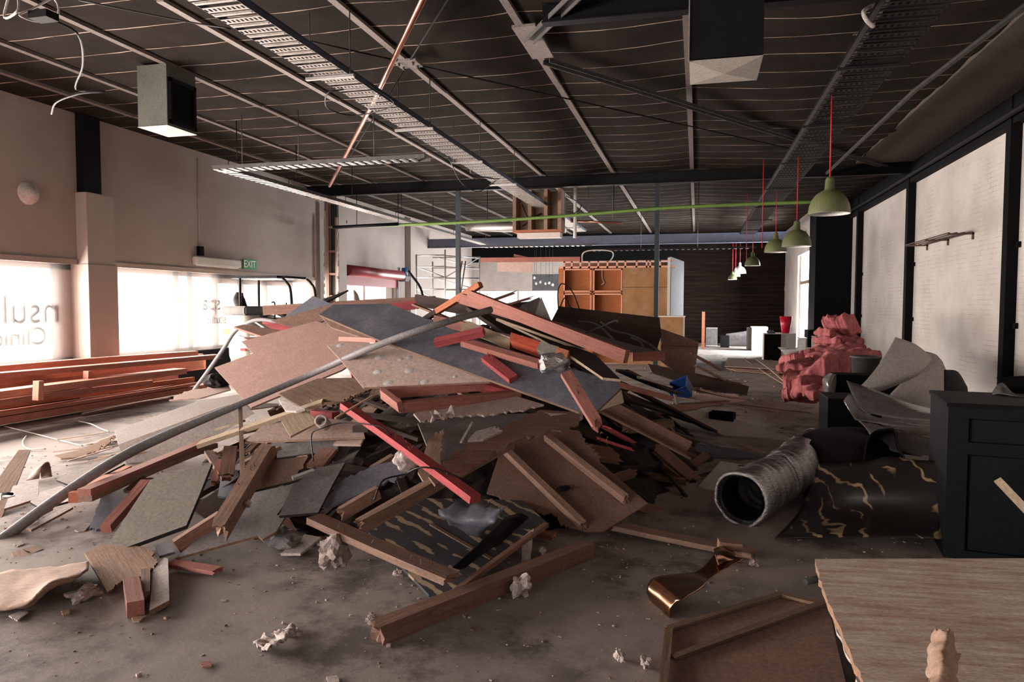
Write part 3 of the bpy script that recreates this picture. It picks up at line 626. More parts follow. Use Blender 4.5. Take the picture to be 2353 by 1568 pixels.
# --- roof bracing, copper pipe, green pipe
ZC = 4.9
def chan(u0, v0, u1, v1, label, z=ZC, w=.12, m='blksteel'):
    a, b = P(u0, v0, z=z), P(u1, v1, z=z); F = frame(a, b-a, Vector((0, 0, 1))); Lg = (b-a).length; bm = bmesh.new()
    add_box(bm, (0, -w/2, 0), (Lg, w/2, .01)); bm2 = bm_obj('roof_brace', bm, m, F); tag(bm2, label, 'brace', 'roof bracing')
    for s in (-1, 1): boxes('flange', [((0, s*w/2-.006, -.045), (Lg, s*w/2+.006, .01))], 'galvdull', bm2, F)
    return bm2
chan(1255, 138, 2045, 385, 'black channel brace from the ceiling bracket to the right wall')
chan(1215, 92, 1330, -20, 'pale channel brace rising to the top edge from the ceiling bracket', m='galvdull')
tag(boxes('gusset_plate', [((P(1225, 100, z=4.92).x-.12, P(1225, 100, z=4.92).y-.6, 4.9), (P(1225, 100, z=4.92).x+.16, P(1225, 100, z=4.92).y+.5, 4.93))], 'batten'), 'large pale bolted bracing bracket on the ceiling right of the copper pipe', 'bracket')
g = P(938, 145, z=4.92); gp = boxes('gusset_plate', [((g.x-.16, g.y-.14, 4.9), (g.x+.16, g.y+.14, 4.93))], 'batten'); tag(gp, 'pale bolted plate where four ceiling rods cross beside the copper pipe', 'bracket')
for sx_, sy_ in ((-.1, -.08), (.1, -.08), (-.1, .08), (.1, .08)):
    bm = bmesh.new(); add_tube(bm, [(g.x+sx_, g.y+sy_, 4.86), (g.x+sx_, g.y+sy_, 4.9)], .018, 6); bm_obj('bolt', bm, 'galvdull', None, gp)
for (u1, v1, lab) in ((1030, -5, 'thin brace rod from the crossing plate up to the top edge'), (762, 425, 'thin brace rod from the crossing plate down beside the copper pipe'), (700, 92, 'thin brace rod from the crossing plate towards the left'), (1830, 345, 'long thin brace rod from the crossing plate to the right')):
    tag(tube('brace_rod', [g, P(u1, v1, z=4.9) if v1 > 0 else g+(P(u1, v1, z=4.9)-g)*3.5], .012, 'blksteel', smooth=False), lab, 'rod', 'roof bracing rods')
tag(tube('copper_pipe', [P(965, 0, z=4.62)+(P(965, 0, z=4.62)-P(757, 428, z=4.58)).normalized()*5, P(850, 250, z=4.6), P(757, 428, z=4.58)], .032, 'copper', smooth=False, seg=12), 'shiny copper pipe crossing under the ceiling and the long cable tray', 'pipe')
gy = YM-.12
gpp = [P(762, 522, y=gy), P(1048, 512, y=gy), P(1290, 497, y=gy), P(1504, 480, y=gy), P(1700, 470, y=gy), P(1880, 464, y=gy)]
gpipe = tag(tube('green_pipe', gpp, .04, 'greenpipe', seg=12), 'lime green pipe strung across the room below the black beam', 'pipe')
for u in (820, 915, 1120, 1410, 1605):
    v = 522 - (u-762)*.052; p = P(u, v, y=gy); bm = bmesh.new(); add_tube(bm, [p, (p.x, p.y, CEIL-.36)], .01, 6); bm_obj('hanger_rod', bm, 'blksteel', None, gpipe)
tag(tube('steel_pipe', [P(765, 523, y=gy-.1), P(915, 515, y=gy-.1)], .045, 'blksteel', smooth=False), 'short black pipe fixed to the left end of the green pipe', 'pipe')
# loose cables
def cable(pts, r, m, label, group=None): return tag(tube('loose_cable', pts, r, m, seg=6), label, 'cable', group)
cable([P(120, 45, z=4.0), P(180, 80, z=3.95), P(190, 150, z=3.9), P(175, 205, z=3.85), P(240, 210, z=3.8), P(185, 215, z=3.78), P(130, 235, z=3.75), P(118, 262, z=3.7)], .010, 'wire', 'black cable dangling with a plug at the upper left')
pk = P(100, 40, z=4.0); tag(boxes('plug_box', [((pk.x-.09, pk.y-.06, 3.98), (pk.x+.09, pk.y+.06, 4.04))], 'rubber'), 'small black box hanging at the upper left corner', 'box')
cable([P(130, -10, z=4.3), P(75, 20, z=4.1), P(45, 35, z=4.0), P(90, 50, z=4.0), P(130, 40, z=4.05), P(132, 10, z=4.2), P(110, -20, z=4.4)], .008, 'wirew', 'clear looped cable at the upper left corner')
cable([P(20, -10, z=4.3), P(10, 40, z=4.1), P(40, 25, z=4.0), P(42, -10, z=4.3)], .010, 'wirew', 'white cable loop cut off by the upper left corner')
cable([P(180, 0, z=4.8), P(420, 48, z=4.7), P(530, 66, z=4.6)], .009, 'wire', 'black cable sagging between the corner and the long tray')
cable([P(850, 195, z=4.3), P(905, 240, z=4.2), P(820, 265, z=4.2), P(755, 250, z=4.2), P(752, 215, z=4.25), P(790, 205, z=4.3)], .009, 'wire', 'black cable loop hanging under the long bright tray')
cable([P(1030, 360, z=4.3), P(1060, 420, z=4.1), P(1100, 440, z=4.0), P(1140, 415, z=4.2)], .009, 'wire', 'black cable sagging from the long tray before the beam')
cable([P(1100, 365, z=4.4), P(1150, 410, z=4.3), P(1085, 400, z=4.3), P(1095, 380, z=4.35), P(1150, 400, z=4.35)], .011, 'wire', 'tangled black cable coil lying on the long tray')
cable([P(1200, 470, y=18.95), P(1215, 500, y=18.95), P(1245, 490, y=18.95), P(1200, 520, y=18.95)], .014, 'wire', 'tangled black cable inside the hanging plywood box')
cable([P(1300, 450, y=18.0), P(1335, 470, y=18.0), P(1320, 490, y=18.0), P(1300, 485, y=18.0)], .012, 'wire', 'black cable loop right of the hanging plywood box')
cable([P(1338, 610, y=21.5), P(1340, 582, y=21.5), P(1370, 575, y=21.5), P(1408, 580, y=21.5), P(1395, 605, y=21.5), P(1340, 616, y=21.5)], .018, 'wirew', 'white cable looping above the orange plywood box')
cable([P(1383, 615, y=20.8), P(1384, 640, y=20.8), P(1388, 650, y=20.8), P(1381, 655, y=20.8)], .016, 'wirew', 'white cable hanging over the orange cubby shelves')
cable([P(2010, 10, z=4.5), P(1985, 25, z=4.3), P(1990, 45, z=4.2), P(2007, 62, z=4.15)], .018, 'wirew', 'curved white cable end hanging beside the black tray')
# --- plywood box hanging at the ceiling
by = 18.6; x0 = P(1178, 500, y=by).x; x1 = P(1290, 500, y=by).x; z0 = P(1230, 528, y=by).z; z1 = CEIL-.3
hb = empty('hanging_cabinet', (x0, by, z0), 'open plywood and stud box hanging below the black beam', 'cabinet')
boxes('back_panel', [((x0, by+.5, z0), (x1, by+.52, z1))], 'cream', hb)
for k, x in enumerate((x0, x0+.42, x0+.85, x1-.1)): boxes('stud', [((x, by, z0), (x+.09, by+.49, z1))], 'pine', hb)
boxes('rail', [((x0, by, z0-.06), (x1, by+.49, z0))], 'orange', hb)
boxes('rail', [((x0+.1, by+.1, z0-.2), (x1-.05, by+.45, z0-.07))], 'white', hb)
for u, lab in ((1286, 'left short white tube hanging under the plywood box'), (1321, 'right short white tube hanging under the plywood box')):
    p = P(u, 547, y=18.85); tag(tube('white_tube', [p, (p.x, p.y, P(u, 520, y=18.85).z if u < 1300 else CEIL-.06)], .045, 'lampin', smooth=False, seg=12), lab, 'tube', 'white tubes')
cp = P(1318, 508, y=19.2); c2_ = P(1430, 513, y=19.2)
fx = tag(tube('fluorescent_tube', [cp, c2_], .03, 'copper', smooth=False), 'thin pink tube fitting hanging right of the plywood box', 'light fitting')
bm = lathe_bm([(0, .05), (.09, .05), (.09, -.05), (0, -.05)], 12); bm_obj('end_cap', bm, 'rolldoor', Matrix.Translation(cp), fx)
for q in (cp.lerp(c2_, .3), cp.lerp(c2_, .8)):
    bm = bmesh.new(); add_tube(bm, [q, (q.x, q.y, CEIL-.02)], .008, 6); bm_obj('hanger_rod', bm, 'galvdull', None, fx)
dpp = [P(1072, 520, y=24), P(1180, 522, y=24), P(1300, 524, y=24)]
dd = tag(tube('round_duct', dpp, .17, 'galv', smooth=False, seg=20), 'round silver duct in front of the blue grey beam', 'duct')
# --- green pendant lamps
prof = [(.0, .20), (.035, .20), (.038, .275), (.0, .28)]
def pendant(x, y, z, s, label, m='lamp', top=ZT):
    o = empty('pendant_lamp', (x, y, z), label, 'lamp', 'green pendant lamps in a row')
    pr1 = [(.25, 0), (.247, .02), (.235, .075), (.205, .13), (.155, .175), (.10, .20), (.06, .215), (.052, .30), (.04, .32), (.012, .33)]
    pr1 = [(r, h*1.4) for r, h in pr1]; bm = lathe_bm([(r*s, h*s) for r, h in pr1], 32); sh = bm_obj('lamp_shade', bm, m, Matrix.Translation((x, y, z)), o)
    bm = lathe_bm([(r*s*.975, h*s*.97-.001) for r, h in pr1[:6]]+[(0, .28*s)], 32); bm_obj('shade_lining', bm, 'lampin', Matrix.Translation((x, y, z)), sh)
    tube('cord', [(x, y, z+.46*s), (x, y, top)], .008, 'cord', o, smooth=False)
lamps = [(1905, 492, 82, 'large olive green pendant lamp nearest the viewer', 'lamp'), (1830, 567, 59, 'second nearest olive green pendant lamp', 'lamp'), (1782, 580, 46, 'third nearest olive green pendant lamp', 'lamp'),
         (1729, 611, 32, 'fourth nearest pendant lamp in the row', 'lamp'), (1700, 629, 26, 'fifth pendant lamp, whitish, in front of the dark rear wall', 'lampin'), (1690, 636, 20, 'sixth small whitish pendant lamp', 'lampin'), (1683, 643, 19, 'dim pendant lamp farthest down the row', 'lamp')]
for u, v, w, lab, m_ in lamps:
    yf = .5*FPX/w*.97; y = min(yf, 31.5 - max(0, 30-w)*.15); p = P(u, v, y=y); pendant(p.x, p.y, p.z, y/yf, lab, m_, ZT+.006)
for u, v0_, v1_, y, lab in ((1751, 500, 570, 17, 'bare red cord hanging left of the third pendant lamp'), (1715, 560, 600, 22, 'bare red cord hanging left of the fourth pendant lamp')):
    a_ = P(u, v1_, y=y); tag(tube('bare_red_cable', [a_, (a_.x, a_.y, CEIL-.03)], .01, 'cord', smooth=False), lab, 'cord')
# --- shelf frame on the right wall
sh = empty('wall_shelf', (XR, 14, 3), 'rusty steel shelf bracket frame on the right white wall', 'shelf')
M['rust'] = mat('rusty_steel', (.16, .10, .07), .7, c2=(.08, .05, .04), scale=12)
ya, yb_ = P(2235, 535, x=XR-.02).y, P(2085, 562, x=XR-.4).y; zs = P(2235, 535, x=XR-.02).z
for k in range(3):
    y = ya + (yb_-ya)*k/2; boxes('bracket', [((XR-.42, y-.02, zs-.03), (XR, y+.02, zs)), ((XR-.03, y-.02, zs-.12), (XR, y+.02, zs))], 'rust', sh)
for k in range(4): boxes('rail', [((XR-.42+k*.12, ya, zs), (XR-.38+k*.12, yb_+.1, zs+.015))], 'rust', sh)
# ================================================================== FAR ROOM
# scaffold
ys = 22.5
def Q(u, v, y): return P(u, v, y=y)
sf = empty('scaffold_tower', Q(1000, 900, ys), 'white tube scaffold tower standing against the far left wall', 'scaffold')
L0, L1x, L2x = Q(957, 700, ys).x, Q(1023, 700, ys).x, Q(1102, 700, ys+1.4).x
for x, y, vt in ((L0, ys, 585), (L1x, ys, 574), (L2x, ys+1.4, 590), (L0+.05, ys+1.4, 600)):
    u = {L0: 957, L1x: 1023}.get(x, 1102); zt = P(u, vt, y=y).z
    tube('standard', [(x, y, 0), (x, y, zt)], .028, 'galv', sf, smooth=False)
for v in (587, 613, 638, 665, 700):
    z = P(990, v, y=ys).z
    tube('ledger', [(L0, ys, z), (L1x, ys, z)], .022, 'galv', sf, smooth=False)
    tube('ledger', [(L1x, ys, z-.02), (L2x, ys+1.4, z-.02)], .022, 'galv', sf, smooth=False)
    tube('ledger', [(L0+.05, ys+1.4, z+.02), (L2x, ys+1.4, z+.02)], .02, 'galvdull', sf, smooth=False)
zz_ = [P(990, v, y=ys).z for v in (587, 613, 638, 665, 700)]
for i in range(4):
    tube('diagonal_brace', [(L0, ys+.03, zz_[i]), (L1x, ys+.03, zz_[i+1])] if i % 2 else [(L0+.3, ys+1.3, zz_[i]), (L2x, ys+1.3, zz_[i+1])], .018, 'galv', sf, smooth=False)
tube('diagonal_brace', [(L1x, ys, zz_[2]), (L2x, ys+1.4, zz_[0])], .018, 'galv', sf, smooth=False)
tube('ladder_rail', [Q(1055, 700, ys+.6), Q(1070, 600, ys+.6)], .025, 'galvdull', sf, smooth=False)
tube('ladder_rail', [Q(1045, 700, ys+.6), Q(1062, 600, ys+.6)], .025, 'galvdull', sf, smooth=False)
# orange plywood box room
yb = 20.5
def bx3(name, u0, v0, u1, v1, y, d, m, par, lift=0):
    a, b = Q(u0, v1, y), Q(u1, v0, y); return boxes(name, [((a.x, y, a.z), (b.x, y+d, b.z))], m, par)
pb_ = empty('plywood_cubby_wall', Q(1420, 800, yb), 'orange plywood shelving wall with four open cubbies behind the debris pile', 'shelving')
xa, xb_, xc = Q(1283, 700, yb).x, Q(1430, 700, yb).x, Q(1541, 700, yb).x
zt, zl = Q(1400, 616, yb).z, .02
boxes('left_post', [((xa, yb, zl), (Q(1295, 700, yb).x, yb+.35, zt))], 'plycab', pb_)
boxes('back_panel', [((xa, yb+.36, zl), (xb_, yb+.38, zt))], 'plycab', pb_)
um, vm = 1361, 672; xm = Q(um, 700, yb).x; zm = Q(1361, vm, yb).z
for i, (u0, v0, u1, v1) in enumerate(((1295, 618, 1359, 671), (1363, 618, 1430, 671), (1295, 675, 1359, 726), (1363, 675, 1430, 726))):
    a, b = Q(u0, v1, yb), Q(u1, v0, yb); t_ = .035
    boxes('cubby_frame', [((a.x, yb-.01, a.z), (a.x+t_, yb+.02, b.z)), ((b.x-t_, yb-.01, a.z), (b.x, yb+.02, b.z)), ((a.x, yb-.01, b.z-t_), (b.x, yb+.02, b.z)), ((a.x, yb-.01, a.z), (b.x, yb+.02, a.z+t_))], 'plyframe', pb_)
boxes('divider', [((xm-.02, yb+.02, zl), (xm+.02, yb+.36, zt)), ((xa, yb+.02, zm-.02), (xb_, yb+.36, zm+.02)), ((xb_-.02, yb+.02, zl), (xb_, yb+.36, zt))], 'plycab', pb_)
boxes('flat_panel', [((xb_, yb, zl), (xc, yb+.04, zt))], 'plygold', pb_)
boxes('panel_joint', [((xb_, yb-.004, Q(1430, 661, yb).z), (xc, yb, Q(1430, 660, yb).z))], 'edge', pb_)
fr = []
z0, z1 = zt, Q(1400, 600, yb).z
boxes('top_frame', [((xa, yb-.02, z0), (xc+.1, yb+.3, z0+.05)), ((xa+.1, yb-.02, z1-.03), (xc+.1, yb+.05, z1)), ((xa+.1, yb+.9, z1-.03), (xc, yb+.95, z1))] + [((Q(u, 600, yb).x, yb-.02, z0), (Q(u, 600, yb).x+.05, yb+.05, z1)) for u in (1295, 1312, 1332, 1352, 1373, 1394, 1416, 1435, 1461, 1484, 1492, 1515, 1537)], 'plyframe', pb_)
boxes('top_frame_back', [((xa, yb+.8, z0), (xc, yb+.84, z1))], 'oldpink', pb_)
gp_ = empty('grey_wall_panel', Q(1548, 700, yb), 'pale grey side partition on the right of the orange plywood wall', 'partition')
pA, pB = Q(1541, 600, yb), Q(1572, 600, yb+2.4)
slab('panel_face', [Vector((pA.x, yb, .02)), Vector((pB.x, pB.y, .02)), Vector((pB.x, pB.y, 3.05)), Vector((pA.x, yb, 3.05))], Vector((pB.y-yb, -(pB.x-pA.x), 0)), .05, 'partgrey', gp_)
boxes('edge_trim', [((pA.x-.08, yb-.03, Q(1540, 728, yb).z), (pA.x+.0, yb-.005, 3.02))], 'lampin', gp_)
a, b = Q(1518, 775, yb-.6), Q(1570, 729, yb-.6)
lb = empty('low_plywood_counter', (a.x, yb-.6, 0), 'low golden plywood end panel below the grey partition', 'counter')
boxes('end_panel', [((a.x, yb-.6, .02), (b.x, yb-.56, b.z))], 'plygold', lb); boxes('white_top', [((a.x-.2, yb-.62, b.z), (b.x+.05, yb-.1, b.z+.03))], 'lampin', lb)
boxes('edge_strip', [((b.x, yb-.62, .02), (b.x+.04, yb-.56, b.z))], 'white', lb)
# red beam and broken lining left of it
a, b = Q(1105, 598, 21.4), Q(1332, 596, 21.4)
tag(timber('timber_beam', a, b, .14, .1, 'pink', up=(0, -1, 0)), 'long pink timber beam above the bright rear windows', 'timber')
tag(timber('timber_beam', Q(1181, 587, 21.6), Q(1212, 594, 21.6), .08, .05, 'pink', up=(0, -1, 0)), 'short pink offcut lying on the long pink timber beam', 'timber')
pts = rag([(1142, 602), (1226, 601), (1222, 627), (1143, 624)], (2,), 3, 7)
tag(slab('torn_lining_board', [Q(p[0], p[1], 21.44) for p in pts], (0, -1, 0), .015, 'mdf2'), 'torn strip of lining board hanging under the long pink timber beam', 'board')
# dark panel with bulbs in the rear room
a, b = Q(1223, 668, 29), Q(1284, 630, 29)
dp = tag(boxes('grey_partition', [((a.x, 29, a.z), (b.x, 29.1, b.z))], mat('dark_grey_paint', (.14, .15, .16), .7)), 'dark grey hanging panel seen beyond the plywood wall', 'panel')
for i, (u, v, lab) in enumerate(((1228, 639, 'leftmost upper bare bulb before the dark grey panel'), (1232, 652, 'leftmost lower bare bulb before the dark grey panel'), (1242, 649, 'second bare bulb from the left before the dark grey panel'), (1254, 652, 'middle bare bulb before the dark grey panel'), (1262, 651, 'second bare bulb from the right before the dark grey panel'), (1270, 655, 'rightmost bare bulb before the dark grey panel'))):
    p = Q(u, v, 27.9); o = empty('bare_bulb', p, lab, 'bulb', 'bare hanging bulbs')
    bm = lathe_bm([(0, -.055), (.03, -.045), (.05, -.01), (.045, .02), (.02, .06), (0, .07)], 14); bm_obj('bulb', bm, 'letter', Matrix.Translation(p), o)
    tube('cord', [(p.x, p.y, p.z+.07), (p.x, p.y, CEIL-.02)], .005, 'wire', o, smooth=False)
# far right furniture
def cab(name, u0, v0, u1, v1, y, d, m, label, cat, m2=None):
    a, b = Q(u0, v1, y), Q(u1, v0, y); z0 = 0
    o = empty(name, (a.x, y, 0), label, cat)
    boxes('body', [((a.x, y+.02, z0), (b.x, y+d, b.z))], m2 or m, o, bev=.005); boxes('door', [((a.x, y, .03), (b.x, y+.018, b.z-.01))], m, o, bev=.003); return o
cab('white_cabinet', 1727, 752, 1765, 802, 28.3, .9, 'white', 'white cabinet standing on the bright far floor left of the black board', 'cabinet')
boxes('shelf_edge', [((Q(1716, 800, 29).x, 28.5, .02), (Q(1727, 800, 29).x-.02, 29.3, .85))], 'galvdull', None)['label'] = 'dull grey cabinet side next to the far white cabinet'
bpy.data.objects['shelf_edge'].name = 'grey_cabinet'; bpy.data.objects['grey_cabinet']['category'] = 'cabinet'
a, b = Q(1756, 828, 23.2), Q(1795, 769, 23.2)
bb = empty('black_board', (a.x, 23.2, 0), 'black cabinet with a pale edge standing on the floor before the toilets', 'cabinet')
boxes('front_panel', [((a.x, 23.2, 0), (b.x, 23.24, b.z))], 'blk', bb); boxes('carcass', [((a.x-.02, 23.24, 0), (b.x, 23.7, b.z+.02))], 'white', bb)
tag(lump('crumpled_cloth', (b.x-.3, 23.4, b.z+.02), (.16, .1, .05), 'slate', 'x', seed=4), 'small bundle lying on top of the black cabinet', 'cloth')
# toilets
def toilet(x, y, rz, label, s=1.0):
    F = Matrix.Translation((x, y, 0)) @ Matrix.Rotation(rz, 4, 'Z') @ Matrix.Scale(s, 4)
    o = empty('toilet', (x, y, 0), label, 'toilet', 'toilets by the right wall', F)
    bm = lathe_bm([(.0, 0), (.13, 0), (.12, .06), (.10, .2), (.15, .32), (.20, .39), (.205, .41), (.16, .41), (.12, .33), (0, .28)], 28)
    for v in bm.verts: v.co.y *= 1.25
    bm_obj('bowl', bm, 'ceramic', F, o)
    bm = bmesh.new(); add_box(bm, (-.2, .2, .36), (.2, .4, .76)); bmesh.ops.bevel(bm, geom=bm.edges[:], offset=.03, segments=3, affect='EDGES'); bm_obj('cistern', bm, 'ceramic', F, o)
    bm = bmesh.new(); add_box(bm, (-.21, .19, .76), (.21, .41, .79)); bmesh.ops.bevel(bm, geom=bm.edges[:], offset=.01, segments=2, affect='EDGES'); bm_obj('cistern_lid', bm, 'ceramic', F, o)
    bm = lathe_bm([(.13, .41), (.21, .41), (.215, .43), (.13, .43), (.13, .41)], 28)
    for v in bm.verts: v.co.y *= 1.25
    bm_obj('seat', bm, 'ceramic', F, o); return o
p = Q(1816, 832, 21.9); toilet(p.x, 21.9, math.radians(-90), 'white toilet on the floor beside the pink insulation, nearest the viewer')
p = Q(1810, 815, 24.0); toilet(p.x-.25, 23.4, math.radians(10), 'white toilet standing behind the black cabinet')
p = Q(1842, 800, 23); toilet(p.x+.1, 23.2, math.radians(-100), 'white toilet at the back beside the dark doorway')
bm = lathe_bm([(.0, 0), (.12, 0), (.2, .55), (.19, .55), (.11, .02), (0, .02)], 20)
p = Q(1806, 764, 25.2); tag(bm_obj('red_bin', bm, 'redplastic', Matrix.Translation((p.x, 25.3, .79))), 'bright red plastic bin standing behind the toilets', 'bin')
tag(boxes('storage_crate', [((p.x-.3, 25.1, 0), (p.x+.3, 25.6, .785))], 'white'), 'pale crate under the red bin', 'crate')  # white colour makes it read as the brightly lit toilets
# clutter on far left of the bright floor
a = Q(1610, 795, 30); cab('speaker_cabinet', 1622, 754, 1649, 792, 31, .5, 'galvdull', 'small whitish cabinet with a dark front by the rear wall', 'cabinet', 'white')
tag(boxes('orange_board', [((Q(1612, 790, 29).x, 29, 0), (Q(1619, 790, 29).x, 29.1, 1.45))], 'orange'), 'narrow orange board standing upright near the rear wall', 'board')
loft('plastic_bundle', [[(x, 31.5-.4*math.sin(j), .75*math.sin(math.pi*j/4)*(.8+.3*noise.noise((x*2, j, 0)))) for j in range(5)] for x in (1.2, 1.7, 2.3, 2.8)], 'plastic', .01, 'grey plastic wrapped bundle lying by the rear wall', 'bundle')
cab('appliance', 1656, 772, 1676, 794, 30.0, .4, 'blksteel', 'small black appliance with a glass front near the rear wall', 'appliance')
# flat heap of thin boards on the bright floor
for i, (px_, m_, lab) in enumerate((([(1672, 822), (1800, 830), (1812, 850), (1665, 842)], 'mdf2', 'pale sheet on top of the flat board heap on the far floor'), ([(1690, 838), (1812, 846), (1806, 858), (1680, 848)], 'hard', 'brown sheet under the pale sheet on the far floor'), ([(1668, 846), (1800, 856), (1790, 860), (1690, 852)], 'ply', 'lowest thin sheet of the flat board heap on the far floor'))):
    pp = [P(u, v, z=.10-.035*i) for u, v in px_]; tag(slab('thin_board', pp, (0, 0, 1), .012, m_), lab, 'board', 'flat boards on the far floor')
for (u0, v0, u1, v1, lab) in ((1710, 824, 1818, 892, 'long lath lying diagonally over the flat board heap'), (1738, 826, 1826, 898, 'longer lath beside the diagonal lath on the far floor'), (1772, 828, 1768, 848, 'short lath lying across the flat board heap')):
    timber('lath', P(u0, v0, z=.13), P(u1, v1, z=.03), .05, .018, 'ply', lab, 'lath', group='laths on the far floor')
# ---------------------------------------------------------------- mini excavator
ye = 13.6
E0 = P(590, 900, y=ye); ex_x = Q(590, 700, ye).x
ev = empty('mini_excavator', (ex_x, ye, 0), 'cream mini excavator with a black four post canopy behind the left of the pile', 'excavator')
tl, trr, bl_, br_ = Q(520, 637, ye-.5), Q(600, 638, ye-.5), Q(560, 640, ye+.6), Q(662, 645, ye+.6)
zc = Q(560, 638, ye).z; x0, x1 = Q(521, 640, ye-.5).x, Q(648, 640, ye-.5).x
bm = bmesh.new(); add_box(bm, (x0, ye-.5, zc-.035), (x1, ye+.55, zc+.015)); bmesh.ops.bevel(bm, geom=[e for e in bm.edges if abs(e.verts[0].co.z-e.verts[1].co.z) > .01], offset=.12, segments=4, affect='EDGES'); bm_obj('canopy_roof', bm, 'blksteel', None, ev)
boxes('canopy_lining', [((x0+.12, ye-.4, zc-.045), (x1-.2, ye+.45, zc-.036))], 'galvdull', ev)
zb_ = Q(560, 740, ye-.5).z
for (xx, yy, curve) in ((x0+.12, ye+.45, 0), (x0+.28, ye-.45, 0), (x1-.02, ye+.5, 1), (x1-.05, ye-.42, 1)):
    pts = [(xx, yy, zc-.03), (xx+(.10 if curve else 0), yy, zc-.12), (xx+(.2 if curve else 0), yy, zc-.35), (xx+(.24 if curve else .0), yy, .9)]
    tube('canopy_post', pts, .028, 'blksteel', ev)
xbL = Q(519, 800, ye-.5).x; xbR = Q(570, 800, ye-.5).x
# counterweight body
rows = []
for z, k in ((.55, .9), (.62, 1.0), (.85, 1.05), (1.05, 1.0), (1.18, .93), (1.45, .9), (1.47, .8)):
    w = (xbR-xbL)*1.15*k/2; cx_ = (xbL+xbR)/2+.12; rows.append((w, z, cx_))
bm = bmesh.new(); rings = []
for w, z, cx_ in rows: rings.append([bm.verts.new((cx_+w*math.copysign(abs(math.cos(a))**.5, math.cos(a)), ye-.1+.55*math.copysign(abs(math.sin(a))**.5, math.sin(a)), z)) for a in [2*math.pi*k/24 for k in range(24)]])
for i in range(len(rings)-1):
    for k in range(24): bm.faces.new((rings[i][k], rings[i][(k+1) % 24], rings[i+1][(k+1) % 24], rings[i+1][k])).smooth = True
bm.faces.new(rings[0]); bm.faces.new(rings[-1]); bm_obj('counterweight', bm, 'machine', None, ev)
boxes('tank_cover', [((xbL-.02, ye-.6, 1.47), (xbR+.02, ye+.2, 1.66))], 'galvdull', ev, bev=.03)
boxes('radiator_grille', [((xbR+.1, ye-.58, .6+.06*k), (xbR+.42, ye-.54, .63+.06*k)) for k in range(9)], 'galv', ev)
boxes('chassis', [((xbL+.1, ye-.5, .35), (xbR+.9, ye+.5, .58)), ((xbR+.05, ye-.45, .58), (xbR+.6, ye+.45, 1.2))], 'machine', ev, bev=.02)
for yy in (ye-.5, ye+.28):
    bm = bmesh.new(); add_box(bm, (xbL-.1, yy, 0), (xbR+1.0, yy+.25, .36)); bmesh.ops.bevel(bm, geom=[e for e in bm.edges if abs(e.verts[0].co.y-e.verts[1].co.y) > .1], offset=.15, segments=5, affect='EDGES'); bm_obj('track', bm, 'rubber', None, ev)
tube('seat_back', [(xbL+.05, ye, 1.62), (xbL-.02, ye, 1.8), (xbL+.0, ye, 1.95)], [.12, .13, .07], 'rubber', ev, seg=12)
boxes('seat_cushion', [((xbR+.1, ye-.25, 1.3), (xbR+.7, ye+.25, 1.42))], 'rubber', ev, bev=.04)
tube('hood', [(xbR+.2, ye-.3, 1.45), (xbR+.5, ye-.3, 1.55), (xbR+.8, ye-.3, 1.4), (xbR+.95, ye-.3, 1.1)], .06, 'rubber', ev)
boxes('control_console', [((xbR+.62, ye-.1, 1.35), (xbR+.8, ye+.2, 1.6))], 'white', ev, bev=.03)
tube('control_lever', [(xbR+.45, ye-.2, 1.4), (xbR+.45, ye-.2, 1.72), (xbR+.38, ye-.2, 1.74)], .015, 'blk', ev)
tube('control_lever', [(xbR+.6, ye, 1.4), (xbR+.6, ye, 1.74)], .015, 'blk', ev)
boxes('red_reflector', [((xbR-.06, ye-.68, .74), (xbR+.06, ye-.66, .79))], 'redplastic', ev)
M['yellow'] = mat('warning_yellow', (.75, .5, .08), .5)
boxes('warning_label', [((xbL+.08, ye-.672, 1.08), (xbL+.22, ye-.66, 1.2))], 'yellow', ev); boxes('warning_label', [((xbL+.03, ye-.672, 1.3), (xbL+.09, ye-.66, 1.42))], 'yellow', ev)
# ---------------------------------------------------------------- red timber stack on the left
def ST(u0, v0, u1, v1, z, w, t, lab, m='stack', z1=None, ext=2.0, jag=(0, .0)):
    a = P(u0, v0, z=z); b = P(u1, v1, z=z1 if z1 is not None else z); a = a + (a-b).normalized()*ext
    return timber('long_timber', a, b, w, t, m, lab, 'timber', jag=jag, group='red timbers stacked under the left windows')
ST(0, 965, 470, 888, .10, .24, .10, 'lowest front red timber of the long stack under the windows')
ST(0, 948, 440, 882, .20, .24, .05, 'thin red timber lying on the lowest front timber of the stack')
ST(0, 935, 445, 872, .27, .05, .09, 'narrow red timber on edge in the long stack', 'orange')
ST(0, 930, 350, 880, .33, .045, .09, 'shorter narrow red timber beside the one on edge')
ST(0, 908, 415, 853, .48, .26, .10, 'broad red timber lying on top of the front of the stack')
ST(0, 885, 470, 835, .45, .07, .24, 'deep red timber on edge at the middle of the stack')
ST(0, 880, 300, 842, .58, .1, .12, 'red timber with bright gaps behind it in the stack')
ST(0, 868, 465, 830, .52, .07, .30, 'deep red timber behind the gap blocks of the stack')
ST(-60, 868, 492, 820, .68, .20, .08, 'long upper red timber with a splintered pale end', z1=.70, jag=(0, .1))
ST(0, 850, 448, 812, .72, .16, .09, 'topmost back red timber of the long stack')
a, b = P(0, 872, x=-10.2), P(400, 848, x=-10.2); timber('long_timber', a+(a-b).normalized()*2, b, .2, .45, 'stack', 'bulky red timber at the back of the long stack', 'timber', group='red timbers stacked under the left windows')
for u, v, lab in ((86, 893, 'small upright block bridging the gap in the red timber stack'), (200, 868, 'second small block in the gap of the red timber stack')):
    p = P(u, v, z=.56); timber('spacer_block', p+Vector((0, 0, -.16)), p+Vector((0, .02, .10)), .10, .08, 'stack', lab, 'block', up=(0, 1, 0), group='spacer blocks')
